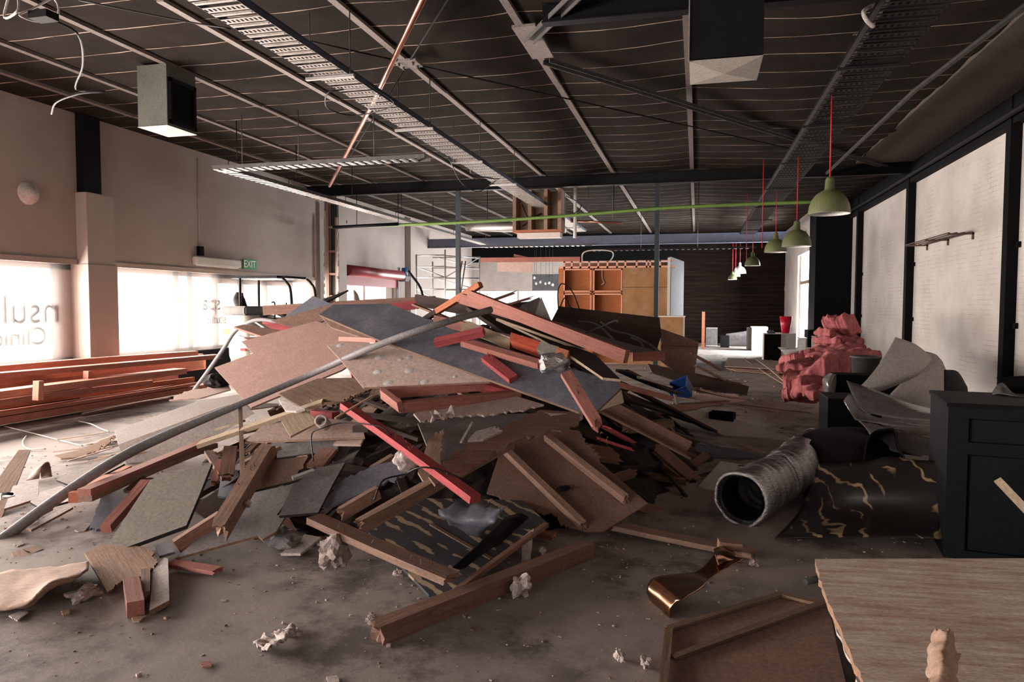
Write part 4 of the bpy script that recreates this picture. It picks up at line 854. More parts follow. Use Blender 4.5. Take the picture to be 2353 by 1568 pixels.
# ================================================================== THE DEBRIS PILE
G_T, G_B = 'timbers of the debris pile', 'boards of the debris pile'
def T(u0, v0, u1, v1, l0, l1, w, t, m, lab, jag=(0, 0), up=None, roll=0, name='timber', y0=None, y1=None, z0=None, z1=None):
    a = P(u0, v0, y=y0) if y0 else (P(u0, v0, z=z0) if z0 is not None else S(u0, v0, l0))
    b = P(u1, v1, y=y1) if y1 else (P(u1, v1, z=z1) if z1 is not None else S(u1, v1, l1))
    return timber(name, a, b, w, t, m, lab, 'timber', jag=jag, up=up, roll=roll, group=G_T)
def B(px, m, lab, lift=.1, **k):
    k.setdefault('group', G_B); return board(k.pop('name', 'board'), px, m, lab, k.pop('cat', 'board'), lift, **k)
M['redorange'] = wood('red_orange_paint', (.55, .11, .06), (.38, .06, .035), .2)
# heap core: crumbs, plaster and splinters nobody could count
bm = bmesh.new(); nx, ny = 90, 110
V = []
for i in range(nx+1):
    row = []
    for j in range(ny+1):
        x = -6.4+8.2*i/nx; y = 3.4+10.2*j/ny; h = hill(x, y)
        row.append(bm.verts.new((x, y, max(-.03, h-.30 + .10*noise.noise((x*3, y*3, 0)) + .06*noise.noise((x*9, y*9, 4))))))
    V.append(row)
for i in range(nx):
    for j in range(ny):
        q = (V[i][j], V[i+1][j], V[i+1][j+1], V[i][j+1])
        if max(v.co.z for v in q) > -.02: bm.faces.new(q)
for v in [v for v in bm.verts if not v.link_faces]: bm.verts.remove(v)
M['core'] = mat('shade_dark_rubble', (.04, .028, .023), .95, c2=(.010, .008, .007), scale=9, bump=1, dirt=.3, dirtc=(.08, .06, .05))  # near-black colour puts the shade of the pile's hollows into the rubble
tag(bm_obj('rubble_heap', bm, 'core'), 'rubble and splinters filling the middle of the debris pile, coloured dark as shaded hollows', 'rubble', kind='stuff')
# loose pieces poking out between the named boards, mostly coloured dark for shade in the hollows
random.seed(21)
protos = []
for k in range(10):
    L_ = random.uniform(.35, 1.3); m_ = ['oldpink', 'dark', 'dark', 'dark', 'old', 'dark', 'dark', 'oldpink', 'dark', 'grey'][k]
    protos.append((timber_mesh(L_, random.choice((.045, .07, .09, .19)), random.choice((.018, .035, .045)), (.04, .05), random), m_, L_))
PM = []
for bm, m_, L_ in protos:
    bmesh.ops.recalc_face_normals(bm, faces=bm.faces); me = bpy.data.meshes.new('loose_timber'); bm.to_mesh(me); bm.free(); me.materials.append(M[m_]); PM.append((me, L_))
cnt = 0
while cnt < 165:
    x = random.uniform(-6, 1.3); y = random.uniform(4.2, 11.5); h = hill(x, y)
    if h < .22 or y > 9.8+x*.2 or (x > -2.3 and y < 5.9): continue
    me, L_ = random.choice(PM); e = .2
    n = Vector((-(hill(x+e, y)-hill(x-e, y))/(2*e), -(hill(x, y+e)-hill(x, y-e))/(2*e), 1)).normalized()
    n = (n+Vector((random.gauss(0, .16), random.gauss(0, .16), 0))).normalized()
    a = random.gauss(.2, 1.0); d = Vector((math.cos(a), math.sin(a), 0)); d = (d-n*d.dot(n)).normalized()
    F = frame(Vector((x, y, h-random.uniform(.20, .38)))-d*L_/2, d, n)
    o = bpy.data.objects.new('loose_timber', me); COL.objects.link(o); o.matrix_basis = F; MW[o] = F
    tag(o, 'broken dusty timber offcut wedged among the boards of the debris pile', 'offcut', 'loose broken offcuts in the pile'); cnt += 1
random.seed(5)
# ---- right flank, dark
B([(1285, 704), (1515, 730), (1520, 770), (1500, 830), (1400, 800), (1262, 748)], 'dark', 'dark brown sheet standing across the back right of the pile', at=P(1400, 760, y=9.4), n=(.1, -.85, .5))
B([(1518, 755), (1606, 786), (1596, 862), (1545, 850), (1518, 830)], 'hard', 'brown board end jutting right behind the pile', at=P(1560, 810, y=9.6), n=(.2, -.95, .3))
B([(1520, 786), (1605, 792), (1604, 797), (1520, 793)], 'oldpink', 'thin brown strip across the jutting board end', at=P(1560, 790, y=9.5), n=(.2, -.95, .3))
B([(1200, 700), (1240, 683), (1250, 722), (1225, 735), (1180, 722)], 'grey', 'dark bent board standing up at the back of the pile', at=P(1230, 710, y=9.2), n=(.3, -.9, .4))
B([(1225, 735), (1243, 683), (1265, 735), (1275, 745)], 'grey', 'grey pointed board leaning at the back of the pile', at=P(1250, 720, y=9.0), n=(-.2, -.9, .4))
B([(1130, 700), (1230, 692), (1235, 715), (1120, 712)], 'dark', 'dark sheet lying low behind the crossed planks', at=P(1180, 705, y=9.3), n=(0, -.7, .7))
B([(1488, 836), (1600, 858), (1721, 888), (1716, 908), (1640, 898), (1590, 888), (1500, 858)], 'dark', 'long dark brown plank sheet reaching out to the right of the pile', .25, ragged=(3, 4), amp=4)
B([(1600, 878), (1660, 895), (1632, 912), (1590, 898)], 'ply', 'torn pale board under the long dark plank on the right', .1, ragged=(1, 2), amp=4)
B([(1545, 925), (1680, 960), (1833, 1012), (1664, 1000), (1630, 988), (1560, 950)], 'white', 'long pointed pale laminate board on the floor right of the pile', at=P(1680, 975, z=.12), n=(0, -.03, 1), ragged=(4,), amp=4)
B([(1600, 905), (1690, 905), (1716, 922), (1640, 930), (1600, 925)], 'mdf2', 'curled pale board scrap right of the blue crate', at=P(1650, 915, z=.1), n=(0, 0, 1), ragged=(1,), amp=3)
T(1500, 905, 1760, 945, .1, .1, .03, .012, 'oldpink', 'thin splintered strip trailing over the floor to the right', jag=(.05, .2), z0=.12, z1=.02)
T(1520, 935, 1668, 922, .15, .1, .10, .03, 'old', 'broken brown board below the blue crate', jag=(.05, .1), z0=.3, z1=.1)
T(1385, 900, 1590, 970, .15, .05, .16, .02, 'dark', 'dark plank running down the right flank of the pile', jag=(0, .05))
for u0, v0, u1, v1, l0, l1, w, m_, lab in ((1594, 816, 1648, 846, .2, .1, .12, 'oldpink', 'short brown plank end right of the jutting board end'), (1600, 842, 1662, 872, .2, .1, .10, 'ply', 'pale thin plank between the dark planks on the right'), (1600, 862, 1690, 880, .1, .05, .05, 'oldpink', 'thin strip lying over the floor by the long dark plank'),
        (1425, 880, 1632, 988, .18, .08, .22, 'dark', 'broad dark curved board running down the right flank'), (1430, 852, 1560, 905, .3, .15, .14, 'dark', 'dark plank above the pink timber on the right flank'), (1470, 868, 1540, 890, .3, .2, .05, 'plaster', 'torn white strip above the pink timber on the right flank'),
        (1395, 985, 1440, 1010, .12, .05, .16, 'red', 'dark red box side in the shadow right of the battened panel'), (1380, 1010, 1442, 1030, .1, .05, .10, 'red', 'lower dark red board in the shadow right of the battened panel'), (1600, 895, 1690, 915, .05, .02, .10, 'mdf2', 'pale board scrap under the splintered strips on the right')):
    T(u0, v0, u1, v1, l0, l1, w, .025, m_, lab, jag=(.03, .06))
B([(1435, 900), (1515, 932), (1665, 926), (1600, 940), (1520, 950), (1460, 925)], 'hard', 'brown triangular board below the pink timber on the right flank', .12, ragged=(2,), amp=3)
B([(1090, 712), (1290, 742), (1420, 800), (1300, 800), (1180, 765)], 'dark', 'added dark filler sheet closing the bright gap behind the largest pink timber', at=P(1230, 760, y=8.6), n=(0, -.85, .5))  # filler added to shut out a bright streak between the timbers
# blue crate
A_ = S(1565, 895, .15); bc = empty('blue_crate', A_, 'blue plastic crate half buried on the right side of the pile', 'crate')
F_ = frame(A_, Vector((.75, -.2, .35)), Vector((-.35, -.4, .8)))
bm = bmesh.new(); s_ = .17
add_box(bm, (-s_, -s_, -.12), (s_, s_, -.105)); add_box(bm, (-s_, -s_, -.105), (s_, -s_+.012, .12)); add_box(bm, (-s_, s_-.012, -.105), (s_, s_, .12)); add_box(bm, (-s_, -s_+.012, -.105), (-s_+.012, s_-.012, .12)); add_box(bm, (s_-.012, -s_+.012, -.105), (s_, s_-.012, .12))
bm_obj('crate_body', bm, 'blueplastic', F_, bc); boxes('rim', [((-s_-.012, -s_-.012, .11), (s_+.012, -s_, .13)), ((-s_-.012, s_, .11), (s_+.012, s_+.012, .13)), ((-s_-.012, -s_, .11), (-s_, s_, .13)), ((s_, -s_, .11), (s_+.012, s_, .13))], 'blueplastic', bc, F_)
# L shaped channel
a, b = S(1378, 945, .2), S(1580, 1050, .12)
lc = timber('timber_channel', a, b, .17, .018, 'old', 'long brown L shaped timber channel pointing right at the pile edge', 'channel', group=G_T, jag=(.05, .03))
F = MW[lc]; Lc = (b-a).length; boxes('channel_side', [((0, .085, .0), (Lc, .105, .13))], 'oldpink', lc, F)
T(1447, 1085, 1576, 1108, .05, .03, .09, .05, 'old', 'short dark timber on the floor below the brown channel', z0=.12, z1=.05)
T(1445, 985, 1535, 972, .0, .0, .12, .08, 'old', 'thick broken timber stub above the brown channel', jag=(.05, .05))
T(1550, 905, 1565, 955, .1, .0, .04, .02, 'old', 'short lath standing beside the blue crate')
bx = P(1660, 962, z=.16); bk = empty('black_box', (bx.x, bx.y, .1), 'small open black box on the pale board right of the pile', 'box', M4=frame(Vector((bx.x, bx.y, .13)), Vector((1, -.25, 0)), Vector((0, 0, 1))))
boxes('box_shell', [((-.16, -.1, 0), (.16, .1, .01)), ((-.16, -.1, .01), (-.15, .1, .12)), ((.15, -.1, .01), (.16, .1, .12)), ((-.15, .09, .01), (.15, .1, .12)), ((-.15, -.1, .01), (.15, -.09, .12))], 'rubber', bk, MW[bk])
B([(1580, 1052), (1600, 1020), (1690, 1032), (1752, 1050)], 'slate', 'dark sheet lying flat on the floor right of the pile', at=P(1650, 1045, z=.03), n=(0, 0, 1))
T(1700, 1022, 1752, 1040, 0, 0, .10, .02, 'ply', 'short pale plank on the dark floor sheet', z0=.07, z1=.05)
hb_ = B([(1605, 1116), (1657, 1060), (1718, 1070), (1695, 1096), (1642, 1128)], 'white', 'white board with a round hole lying before the foil duct', at=P(1655, 1095, z=.06), n=(0, 0, 1))
p = onplane(hb_, 1704, 1070, .003); bm = lathe_bm([(0, 0), (.035, 0)], 16); bm_obj('hole', bm, 'blk', Matrix.Translation(p), hb_)
# ---- ply panel with battens, front right
pp_ = B([(1118, 1133), (1343, 1221), (1386, 1221), (1489, 1157), (1389, 1072), (1330, 990), (1240, 978), (1150, 1035)], 'hard', 'torn brown ply panel with two battens sloping down to the floor', at=P(1386, 1221, z=.06), n=(.02, -.50, .86), ragged=(0, 4), amp=9, rn=34, th=.012, name='battened_board')
for (u0, v0, u1, v1) in ((1150, 1024, 1340, 1208), (1255, 1003, 1436, 1146)):
    a, b = onplane(pp_, u0, v0, .045), onplane(pp_, u1, v1, .045); bt = timber('panel_batten', a, b, .05, .075, 'pine', up=o_n[pp_][1], jag=(0, .02)); bt.parent = pp_; bt.matrix_parent_inverse = MW[pp_].inverted()
p = onplane(pp_, 1296, 1128, .03); lump('dark_knot', p, (.06, .04, .02), 'rubber', 'crumpled dark scrap lying on the brown battened panel', 'scrap', 3)
# long beams under it
T(832, 1208, 1175, 1015, .14, .20, .055, .10, 'pine', 'long brown beam with a torn end left of the red timber', jag=(.04, 0))
T(835, 1198, 1020, 1098, .22, .22, .04, .04, 'old', 'splintered strip along the top of the long brown beam', jag=(.04, .04))
# ---- floor panel with dark streaked veneer
M['veneer'] = None
m, t, b, N, L = new_mat('torn_black_veneer'); tc = N.new('ShaderNodeTexCoord'); mp = N.new('ShaderNodeMapping'); mp.inputs['Rotation'].default_value = (0, 0, .45); mp.inputs['Scale'].default_value = (1.2, 1, 1)
L.new(tc.outputs['Object'], mp.inputs['Vector']); wv = N.new('ShaderNodeTexWave'); wv.inputs['Scale'].default_value = 2.3; wv.inputs['Distortion'].default_value = 5.0; wv.inputs['Detail'].default_value = 4; wv.inputs['Detail Scale'].default_value = 1.1; wv.inputs['Detail Roughness'].default_value = .6
L.new(mp.outputs[0], wv.inputs['Vector']); nn_ = N.new('ShaderNodeTexNoise'); nn_.inputs['Scale'].default_value = 3.2; nn_.inputs['Detail'].default_value = 3; L.new(tc.outputs['Object'], nn_.inputs['Vector'])
mr_ = N.new('ShaderNodeMapRange'); mr_.inputs[1].default_value = .40; mr_.inputs[2].default_value = .62; mr_.inputs[3].default_value = .55; mr_.inputs[4].default_value = 1.12; L.new(nn_.outputs[0], mr_.inputs[0])
mm_ = N.new('ShaderNodeMath'); mm_.operation = 'MULTIPLY'; L.new(wv.outputs[0], mm_.inputs[0]); L.new(mr_.outputs[0], mm_.inputs[1])
r1 = ramp(N, [(.70, (.035, .037, .042)), (.74, (.30, .215, .13)), (.9, (.40, .30, .19))]); L.new(mm_.outputs[0], r1.inputs[0])
L.new(r1.outputs[0], b.inputs['Base Color']); b.inputs['Roughness'].default_value = .65; M['veneer'] = m
vp = B([(846, 1222), (960, 1145), (1200, 1150), (1256, 1200), (1040, 1364), (985, 1366)], 'veneer', 'black panel with torn wood coloured streaks lying on the floor', at=P(1035, 1360, z=.03), n=(0, -.06, 1), th=.02, name='streaked_board')
a, b = onplane(vp, 1256, 1206, .015), onplane(vp, 1045, 1362, .015); bt = timber('edge_strip', a, b, .035, .03, 'oldpink', up=(0, 0, 1)); bt.parent = vp; bt.matrix_parent_inverse = MW[vp].inverted()
for (u0, v0, u1, v1) in ((990, 1205, 1130, 1285),): 
    bt = timber('joint_strip', onplane(vp, u0, v0, .004), onplane(vp, u1, v1, .004), .03, .008, 'old', up=(0, 0, 1)); bt.parent = vp; bt.matrix_parent_inverse = MW[vp].inverted()
loft('curled_lino', [[P(1012, 1170, z=.30), P(1080, 1158, z=.34), P(1160, 1170, z=.36)], [P(1020, 1195, z=.24), P(1085, 1195, z=.30), P(1150, 1182, z=.34)], [P(1045, 1215, z=.15), P(1095, 1222, z=.20), P(1135, 1205, z=.28)], [P(1075, 1225, z=.12), P(1108, 1236, z=.10), P(1120, 1215, z=.18)]], 'slate', .004, 'curled grey lino piece lying on the streaked black panel', 'lino', rough=.02)
loft('curled_lino', [[P(1160, 1190, z=.18), P(1195, 1180, z=.2), P(1215, 1190, z=.18)], [P(1110, 1240, z=.12), P(1140, 1245, z=.12), P(1160, 1240, z=.12)], [P(1040, 1305, z=.1), P(1065, 1308, z=.08), P(1080, 1290, z=.1)]], 'blksteel', .004, 'dark lino strip curling over the edge of the streaked panel', 'lino')
T(722, 1192, 1032, 1328, .12, .0, .13, .045, 'pine', 'brown plank with nails crossing the left of the streaked panel', z1=.13, jag=(0, .02))
T(872, 1452, 1352, 1262, 0, 0, .10, .10, 'oldpink', 'big rough floor beam lying at the front of the pile', z0=.052, z1=.052, jag=(.04, 0))
T(1232, 1225, 1270, 1232, 0, 0, .07, .04, 'pink', 'small pink offcut behind the big front beam', z0=.05, z1=.05, jag=(.02, .02))
B([(1200, 1235), (1226, 1215), (1218, 1285), (1198, 1294)], 'plaster', 'narrow white shard behind the big front beam', at=P(1210, 1255, z=.08), n=(0, -.6, .8))
# floor plank on the right with block
T(1418, 1210, 1728, 1272, 0, 0, .13, .035, 'pine', 'long brown plank on the floor right of the pile', z0=.06, z1=.03, jag=(.02, .02))
T(1650, 1256, 1702, 1262, 0, 0, .10, .09, 'pine', 'squared wood block sitting on the long right floor plank', z0=.12, z1=.11)
# ---- left front olive and grey panels
B([(228, 1281), (345, 1103), (487, 1064), (457, 1140), (428, 1208)], ['olive', 'edge'], 'big olive grey laminate panel at the left front of the pile', at=P(228, 1281, z=.05), n=(.02, -.42, .9), th=.03, name='laminate_board')
B([(403, 1283), (467, 1228), (582, 1133), (669, 1113), (700, 1096), (668, 1140), (635, 1185), (660, 1180), (634, 1222), (603, 1240), (592, 1231)], ['grey', 'chipedge'], 'cracked grey board lying low at the front centre left', at=P(405, 1281, z=.05), n=(.02, -.45, .9), th=.02, ragged=(3, 4), amp=3, rn=5)
B([(685, 1085), (793, 1063), (765, 1112), (731, 1178), (641, 1186)], ['grey', 'edge'], 'grey panel with a dark edge right of the cracked board', at=S(720, 1130, .16), n=(.05, -.5, .88), th=.022)
B([(608, 1060), (709, 1048), (676, 1105), (582, 1128)], ['hard', 'edge'], 'small brown panel propped above the cracked grey board', at=S(650, 1090, .24), n=(0, -.55, .85), ragged=(1,), amp=3)
T(672, 1100, 722, 1082, .3, .3, .07, .02, 'grey', 'short grey strip on the corner of the grey dark edged panel')
B([(737, 1164), (785, 1103), (860, 1070), (945, 1050), (930, 1092), (865, 1118), (752, 1168)], 'slate', 'bluish grey sheet left of the long brown beam', at=S(840, 1110, .12), n=(.05, -.5, .87), ragged=(1, 4), amp=4)
T(790, 1178, 868, 1132, .06, .08, .05, .09, 'pine', 'short chunky beam end under the bluish grey sheet', jag=(.03, .02))
B([(500, 1140), (510, 1085), (545, 1080), (560, 1120), (540, 1145)], 'slate', 'dark grey board behind the thick broken beam', .05)
B([(455, 1155), (560, 1090), (580, 1130), (545, 1165), (470, 1190), (448, 1175)], 'dark', 'dark weathered board between the two front panels', at=S(520, 1140, .02), n=(0, -.5, .87))
T(512, 1207, 612, 1040, .22, .34, .10, .11, 'pine', 'thick broken beam with a splintered end at the left front', jag=(.07, .05))
T(405, 1256, 508, 1190, .08, .14, .06, .09, 'oldpink', 'beam end poking left under the thick broken beam', jag=(0, .02))
T(557, 1092, 552, 925, .30, .34, .035, .012, 'ply', 'bent upright lath standing before the white carcass box', name='lath', jag=(.02, .02))
B([(645, 1272), (700, 1228), (738, 1235), (690, 1272)], 'white', 'white laminate offcut on the floor beside the brown nailed plank', at=P(690, 1255, z=.04), n=(0, -.1, 1))
B([(728, 1250), (745, 1240), (775, 1250), (765, 1253)], 'white', 'narrow white strip behind the white offcut on the floor', at=P(750, 1246, z=.04), n=(0, -.1, 1))
lump('stone_lump', P(650, 1262, z=0), (.10, .14, .07), 'grey', 'dark lump of rubble under the cracked grey board', 'rubble', 6)
for (u0, v0, u1, v1, m_, lab, w) in ((480, 1040, 520, 1100, 'oldpink', 'short plank end pointing down above the dark weathered board', .07), (530, 1030, 520, 1092, 'oldpink', 'upright plank end left of the bent lath', .11), (505, 1060, 494, 1108, 'pink', 'small pink wedge above the dark weathered board', .05), (560, 1065, 640, 1030, 'old', 'rough timber stub right of the bent lath', .07), (570, 1040, 600, 1010, 'old', 'thin stub below the white torn board', .05),
    (725, 1072, 755, 1035, 'oldpink', 'brown board piece poking between grey panels', .14), (858, 1075, 900, 1050, 'old', 'small brown scrap above the bluish grey sheet', .05), (300, 1130, 335, 1104, 'oldpink', 'pink board corner above the olive panel', .12)):
    T(u0, v0, u1, v1, .12, .12, w, .03, m_, lab, jag=(.02, .03))
# ---- mid left boards
B([(562, 1015), (603, 978), (700, 955), (830, 972), (838, 1004), (700, 1010)], ['mdf2', 'ply'], 'long whitish torn board lying level at the middle left', at=S(700, 995, .20), n=(0, -.35, .93), th=.02)
B([(646, 967), (703, 943), (731, 970), (667, 1003)], ['cream', 'ply'], 'small square creamy board lying on the whitish torn board', at=S(690, 970, .32), n=(.02, -.5, .86))
B([(765, 1021), (776, 1010), (836, 1006), (828, 1022)], 'mdf2', 'narrow pale strip under the whitish torn board', .12)
B([(637, 1020), (780, 1010), (775, 1035), (636, 1052)], 'grey', 'dark grey board under the whitish torn board', .02, n=(0, -.8, .6))
T(457, 1022, 742, 925, .26, .30, .13, .035, 'cream', 'long yellowish plank crossing below the pink brown sheet', roll=8)
T(497, 987, 560, 968, .2, .2, .06, .02, 'cream', 'short yellowish plank end above the long yellowish plank')
B([(640, 918), (700, 940), (680, 945), (655, 943)], 'white', 'small white tile piece on the end of the yellowish plank', .4)
B([(640, 905), (730, 870), (835, 868), (850, 895), (790, 925), (700, 940)], ['old', 'old'], 'stained brown sheet with a torn edge under the pink brown sheet', .22, ragged=(3, 4), amp=4)
B([(713, 918), (790, 902), (832, 890), (838, 900), (790, 918), (716, 922)], 'old', 'splintered torn edge under the spotted board', .3, ragged=(0, 3), amp=4)
T(722, 950, 772, 955, .15, .15, .09, .06, 'red', 'dark red brick like block under the splintered board')
tb = P(742, 972, y=S(742, 972, .3).y); bm = bmesh.new(); bm2 = lathe_bm([(.05, -.06), (.05, .06), (.036, .06), (.036, -.06), (.05, -.06)], 18); bm.free()
tag(bm_obj('pipe_stub', bm2, 'plaster', frame(tb, Vector((1, .3, .2)), Vector((-.3, -.9, .3)))), 'short white pipe stub open at the end in the middle left', 'pipe')
T(815, 985, 850, 985, .3, .3, .08, .05, 'dark', 'small dark block at the end of the whitish torn board')
# ---- white carcass box and neighbours
y_ = 6.3
A_ = P(270, 1025, y=6.35); cb = empty('cabinet_carcass', A_, 'long white cabinet carcass lying on its side at the left of the pile', 'cabinet')
def QF(pts, y0, n, m, name, th=.018):
    A = P(*pts[0], y=y0); n = Vector(n).normalized(); P3 = []
    for p in pts: d = ray(*p); P3.append(CAM+d*((A-CAM).dot(n)/d.dot(n)))
    return slab(name, P3, n, th, m, cb)
QF([(272, 1022), (296, 1080), (450, 1032), (585, 950), (555, 925), (520, 932)], 6.3, (.62, -.76, .12), ['white', 'hard'], 'side_panel')
QF([(272, 1022), (263, 990), (455, 922), (560, 905), (560, 930), (505, 937)], 6.3, (0.05, -.2, .97), 'white', 'top_panel')
B([(435, 945), (460, 920), (565, 925), (640, 928), (640, 932), (520, 948)], ['grey', 'hard'], 'grey board resting on the white carcass box', at=P(500, 935, y=8.0), n=(.05, -.3, .95))
B([(388, 920), (425, 900), (522, 880), (530, 895), (460, 915)], 'mdf2', 'pale chipped board behind the white carcass box', at=P(470, 900, y=8.8), n=(0, -.2, .97), ragged=(0, 1), amp=4)
T(193, 1132, 490, 1008, 0, .1, .10, .05, 'pink', 'upper of two long salmon timbers under the white carcass', z0=.30, y1=6.7, jag=(0, 0))
T(196, 1146, 490, 1024, 0, .1, .10, .05, 'pine', 'lower of two long salmon timbers under the white carcass', z0=.245, y1=6.6)
T(172, 1144, 292, 1080, 0, .1, .09, .08, 'orange', 'orange timber end beside the long salmon timbers', z0=.22, y1=5.9)
T(243, 1216, 336, 1110, 0, 0, .075, .06, 'pink', 'pink timber leaning on the olive laminate panel', z0=.12, z1=.3)
B([(233, 1140), (345, 1100), (330, 1120), (255, 1215), (205, 1215)], 'slate', 'dark slate sheet in shadow behind the leaning pink timber', at=P(220, 1210, z=.03), n=(0, -.15, 1), ragged=(4, 3), amp=3)
B([(174, 1120), (129, 1103), (163, 1086), (275, 1042), (287, 1066), (220, 1100)], ['white', 'edge'], 'white laminate sheet lying left of the salmon timbers', at=P(175, 1118, z=.12), n=(0, -.08, 1), name='white_board')
B([(69, 1154), (90, 1131), (141, 1117), (163, 1127), (180, 1146), (95, 1169)], ['white', 'edge'], 'white board with a small square hinge on the left floor', at=P(95, 1168, z=.09), n=(0, -.1, 1), name='white_board')
B([(9, 1170), (30, 1117), (89, 1105), (88, 1145)], ['white', 'chipedge'], 'white two part tile board on the far left floor', at=P(50, 1160, z=.1), n=(.03, -.1, 1), name='white_board')
B([(9, 1213), (90, 1170), (122, 1168), (35, 1214)], ['white', 'chipedge'], 'pale strip of board left of the pipe', at=P(60, 1200, z=.04), n=(0, -.05, 1), name='white_board')
B([(60, 1214), (160, 1160), (168, 1166), (72, 1218)], ['white', 'chipedge'], 'narrow white board right of the pipe on the left floor', at=P(100, 1192, z=.07), n=(0, -.05, 1), name='white_board')
B([(-30, 1238), (-40, 1150), (43, 1034), (70, 1034), (28, 1138), (0, 1196)], 'ply', 'pale pinkish board with two latches at the left edge', at=P(30, 1110, z=.13), n=(0, -.03, 1), name='latch_board')
for u, v, lab in ((40, 1078, 'upper metal latch on the pale board at the left edge'), (12, 1145, 'lower metal latch on the pale board at the left edge')):
    p = P(u, v, z=.15); o = empty('metal_latch', p, lab, 'latch', 'metal latches'); bm = bmesh.new(); add_box(bm, (-.03, -.06, 0), (.03, .06, .012)); add_box(bm, (-.03, -.06, .012), (.03, -.05, .05)); bm_obj('plate', bm, 'galv', Matrix.Translation(p), o); tube('pin', [p+Vector((-.05, .02, .03)), p+Vector((.05, .02, .03))], .012, 'blk', o, smooth=False)
p = P(134, 1132, z=.12); tag(boxes('hinge_plate', [((p.x-.025, p.y-.025, .10), (p.x+.025, p.y+.025, .125))], 'blksteel'), 'small square dark hinge plate on the white board at left', 'hinge')
loft('bent_board', [[P(90, 1100, z=.02), P(95, 1075, z=.12), P(112, 1062, z=.14), P(120, 1095, z=.03)], [P(60, 1105, z=.02), P(75, 1085, z=.06), P(90, 1075, z=.08), P(95, 1100, z=.02)]], 'mdf2', .008, 'bent scrap of board standing on the dusty left floor', 'scrap')
# splintered laths on the sunny floor
random.seed(11)
for k in range(16):
    u = random.uniform(120, 300); v = random.uniform(1005, 1065); dx = random.uniform(60, 140); dv = -dx*random.uniform(.1, .3)
    a, b = P(u, v, z=.03), P(min(u+dx, 330), v+dv, z=.06+random.uniform(0, .05))
    timber('splinter', a, b, random.uniform(.02, .06), .01, random.choice(('ply', 'cream', 'mdf2')), 'pale splintered lath on the dusty floor left of the white carcass', 'splinter', jag=(.02, .06), group='splintered laths on the left floor')
B([(125, 1047), (180, 1035), (240, 1010), (262, 1000), (250, 1020), (190, 1050), (140, 1054)], 'ply', 'torn thin ply skin on the dusty floor left of the carcass', at=P(190, 1040, z=.06), n=(0, -.05, 1), ragged=(3, 4), amp=5)
tag(tube('pale_cable', [P(10, 980, z=.02), P(60, 992, z=.02), P(130, 1010, z=.02), P(190, 1025, z=.02)], .007, 'wirew'), 'long pale cord lying straight on the dusty left floor', 'cord')
tag(tube('pale_cable', [P(180, 968, z=.02), P(210, 975, z=.03), P(230, 985, z=.02), P(250, 992, z=.02)], .008, 'wirew'), 'curved pale cord on the floor before the red timber stack', 'cord')
tag(tube('pale_cable', [P(60, 1002, z=.02), P(52, 1018, z=.02), P(65, 1032, z=.02), P(105, 1032, z=.02)], .008, 'wirew'), 'looped pale cord above the latch board', 'cord')
T(190, 952, 390, 916, 0, 0, .06, .03, 'oldpink', 'thin brown strip lying before the red timber stack', z0=.03, z1=.05)
# ---- big sheets on top
B([(623, 737), (700, 716), (768, 699), (792, 712), (735, 742), (680, 752), (655, 748)], 'hard', 'crumpled brown sheet at the upper left of the pile', at=P(710, 725, y=8.2), n=(0, -.8, .6))
B([(655, 727), (720, 680), (768, 702), (738, 712)], 'slate', 'pale bluish board peak at the upper left of the pile', at=P(715, 705, y=8.5), n=(-.1, -.85, .5))
B([(537, 751), (560, 746), (640, 758), (660, 768), (600, 772)], ['hard', 'pink'], 'pink edged plank jutting left from the top of the pile', at=P(600, 760, y=8.3), n=(0, -.35, .9), th=.03)
B([(560, 776), (618, 772), (600, 782), (575, 784)], ['hard', 'pink'], 'short pink edged plank below the jutting plank', at=P(590, 777, y=8.1), n=(0, -.4, .9), th=.03)
T(548, 772, 612, 790, 0, 0, .035, .012, 'lampin', 'thin white strip crossing before the excavator', y0=8.3, y1=8.0)
T(590, 740, 628, 765, 0, 0, .06, .02, 'lampin', 'white bent strip beside the excavator seat', y0=8.8, y1=8.3)
T(606, 714, 1000, 692, 0, 0, .06, .14, 'oldpink', 'long red brown timber along the back ridge of the pile', y0=9.4, y1=9.6, up=(0, -1, 0), roll=90)
T(640, 742, 960, 700, 0, 0, .06, .12, 'red', 'second red brown timber below the back ridge timber', y0=9.1, y1=9.2)
T(605, 748, 720, 752, 0, 0, .05, .12, 'red', 'short dark red timber end at the upper left of the pile', y0=9.0, y1=8.9)
T(955, 690, 1130, 722, 0, 0, .05, .16, 'dark', 'dark timber lying behind the top of the blue grey sheet', y0=9.2, y1=8.8)
T(930, 730, 1240, 790, 0, 0, .05, .09, 'dark', 'dark timber tucked behind the blue grey sheet', y0=8.4, y1=7.6)
ms = B([(493, 845), (582, 812), (555, 785), (725, 738), (850, 770), (845, 810), (786, 850), (577, 937)], ['mdf', 'hard'], 'large pink brown fibreboard sheet on the left of the pile', at=S(640, 850, .34), n=(-.10, -.47, .88), ragged=(1,), amp=4, name='fibreboard_sheet', rn=6)
T(783, 779, 868, 783, .46, .46, .05, .045, 'pink', 'short pink timber lying on the large pink brown sheet')
T(795, 800, 815, 870, .1, .1, .06, .05, 'pink', 'pink timber end hidden under the spotted board')
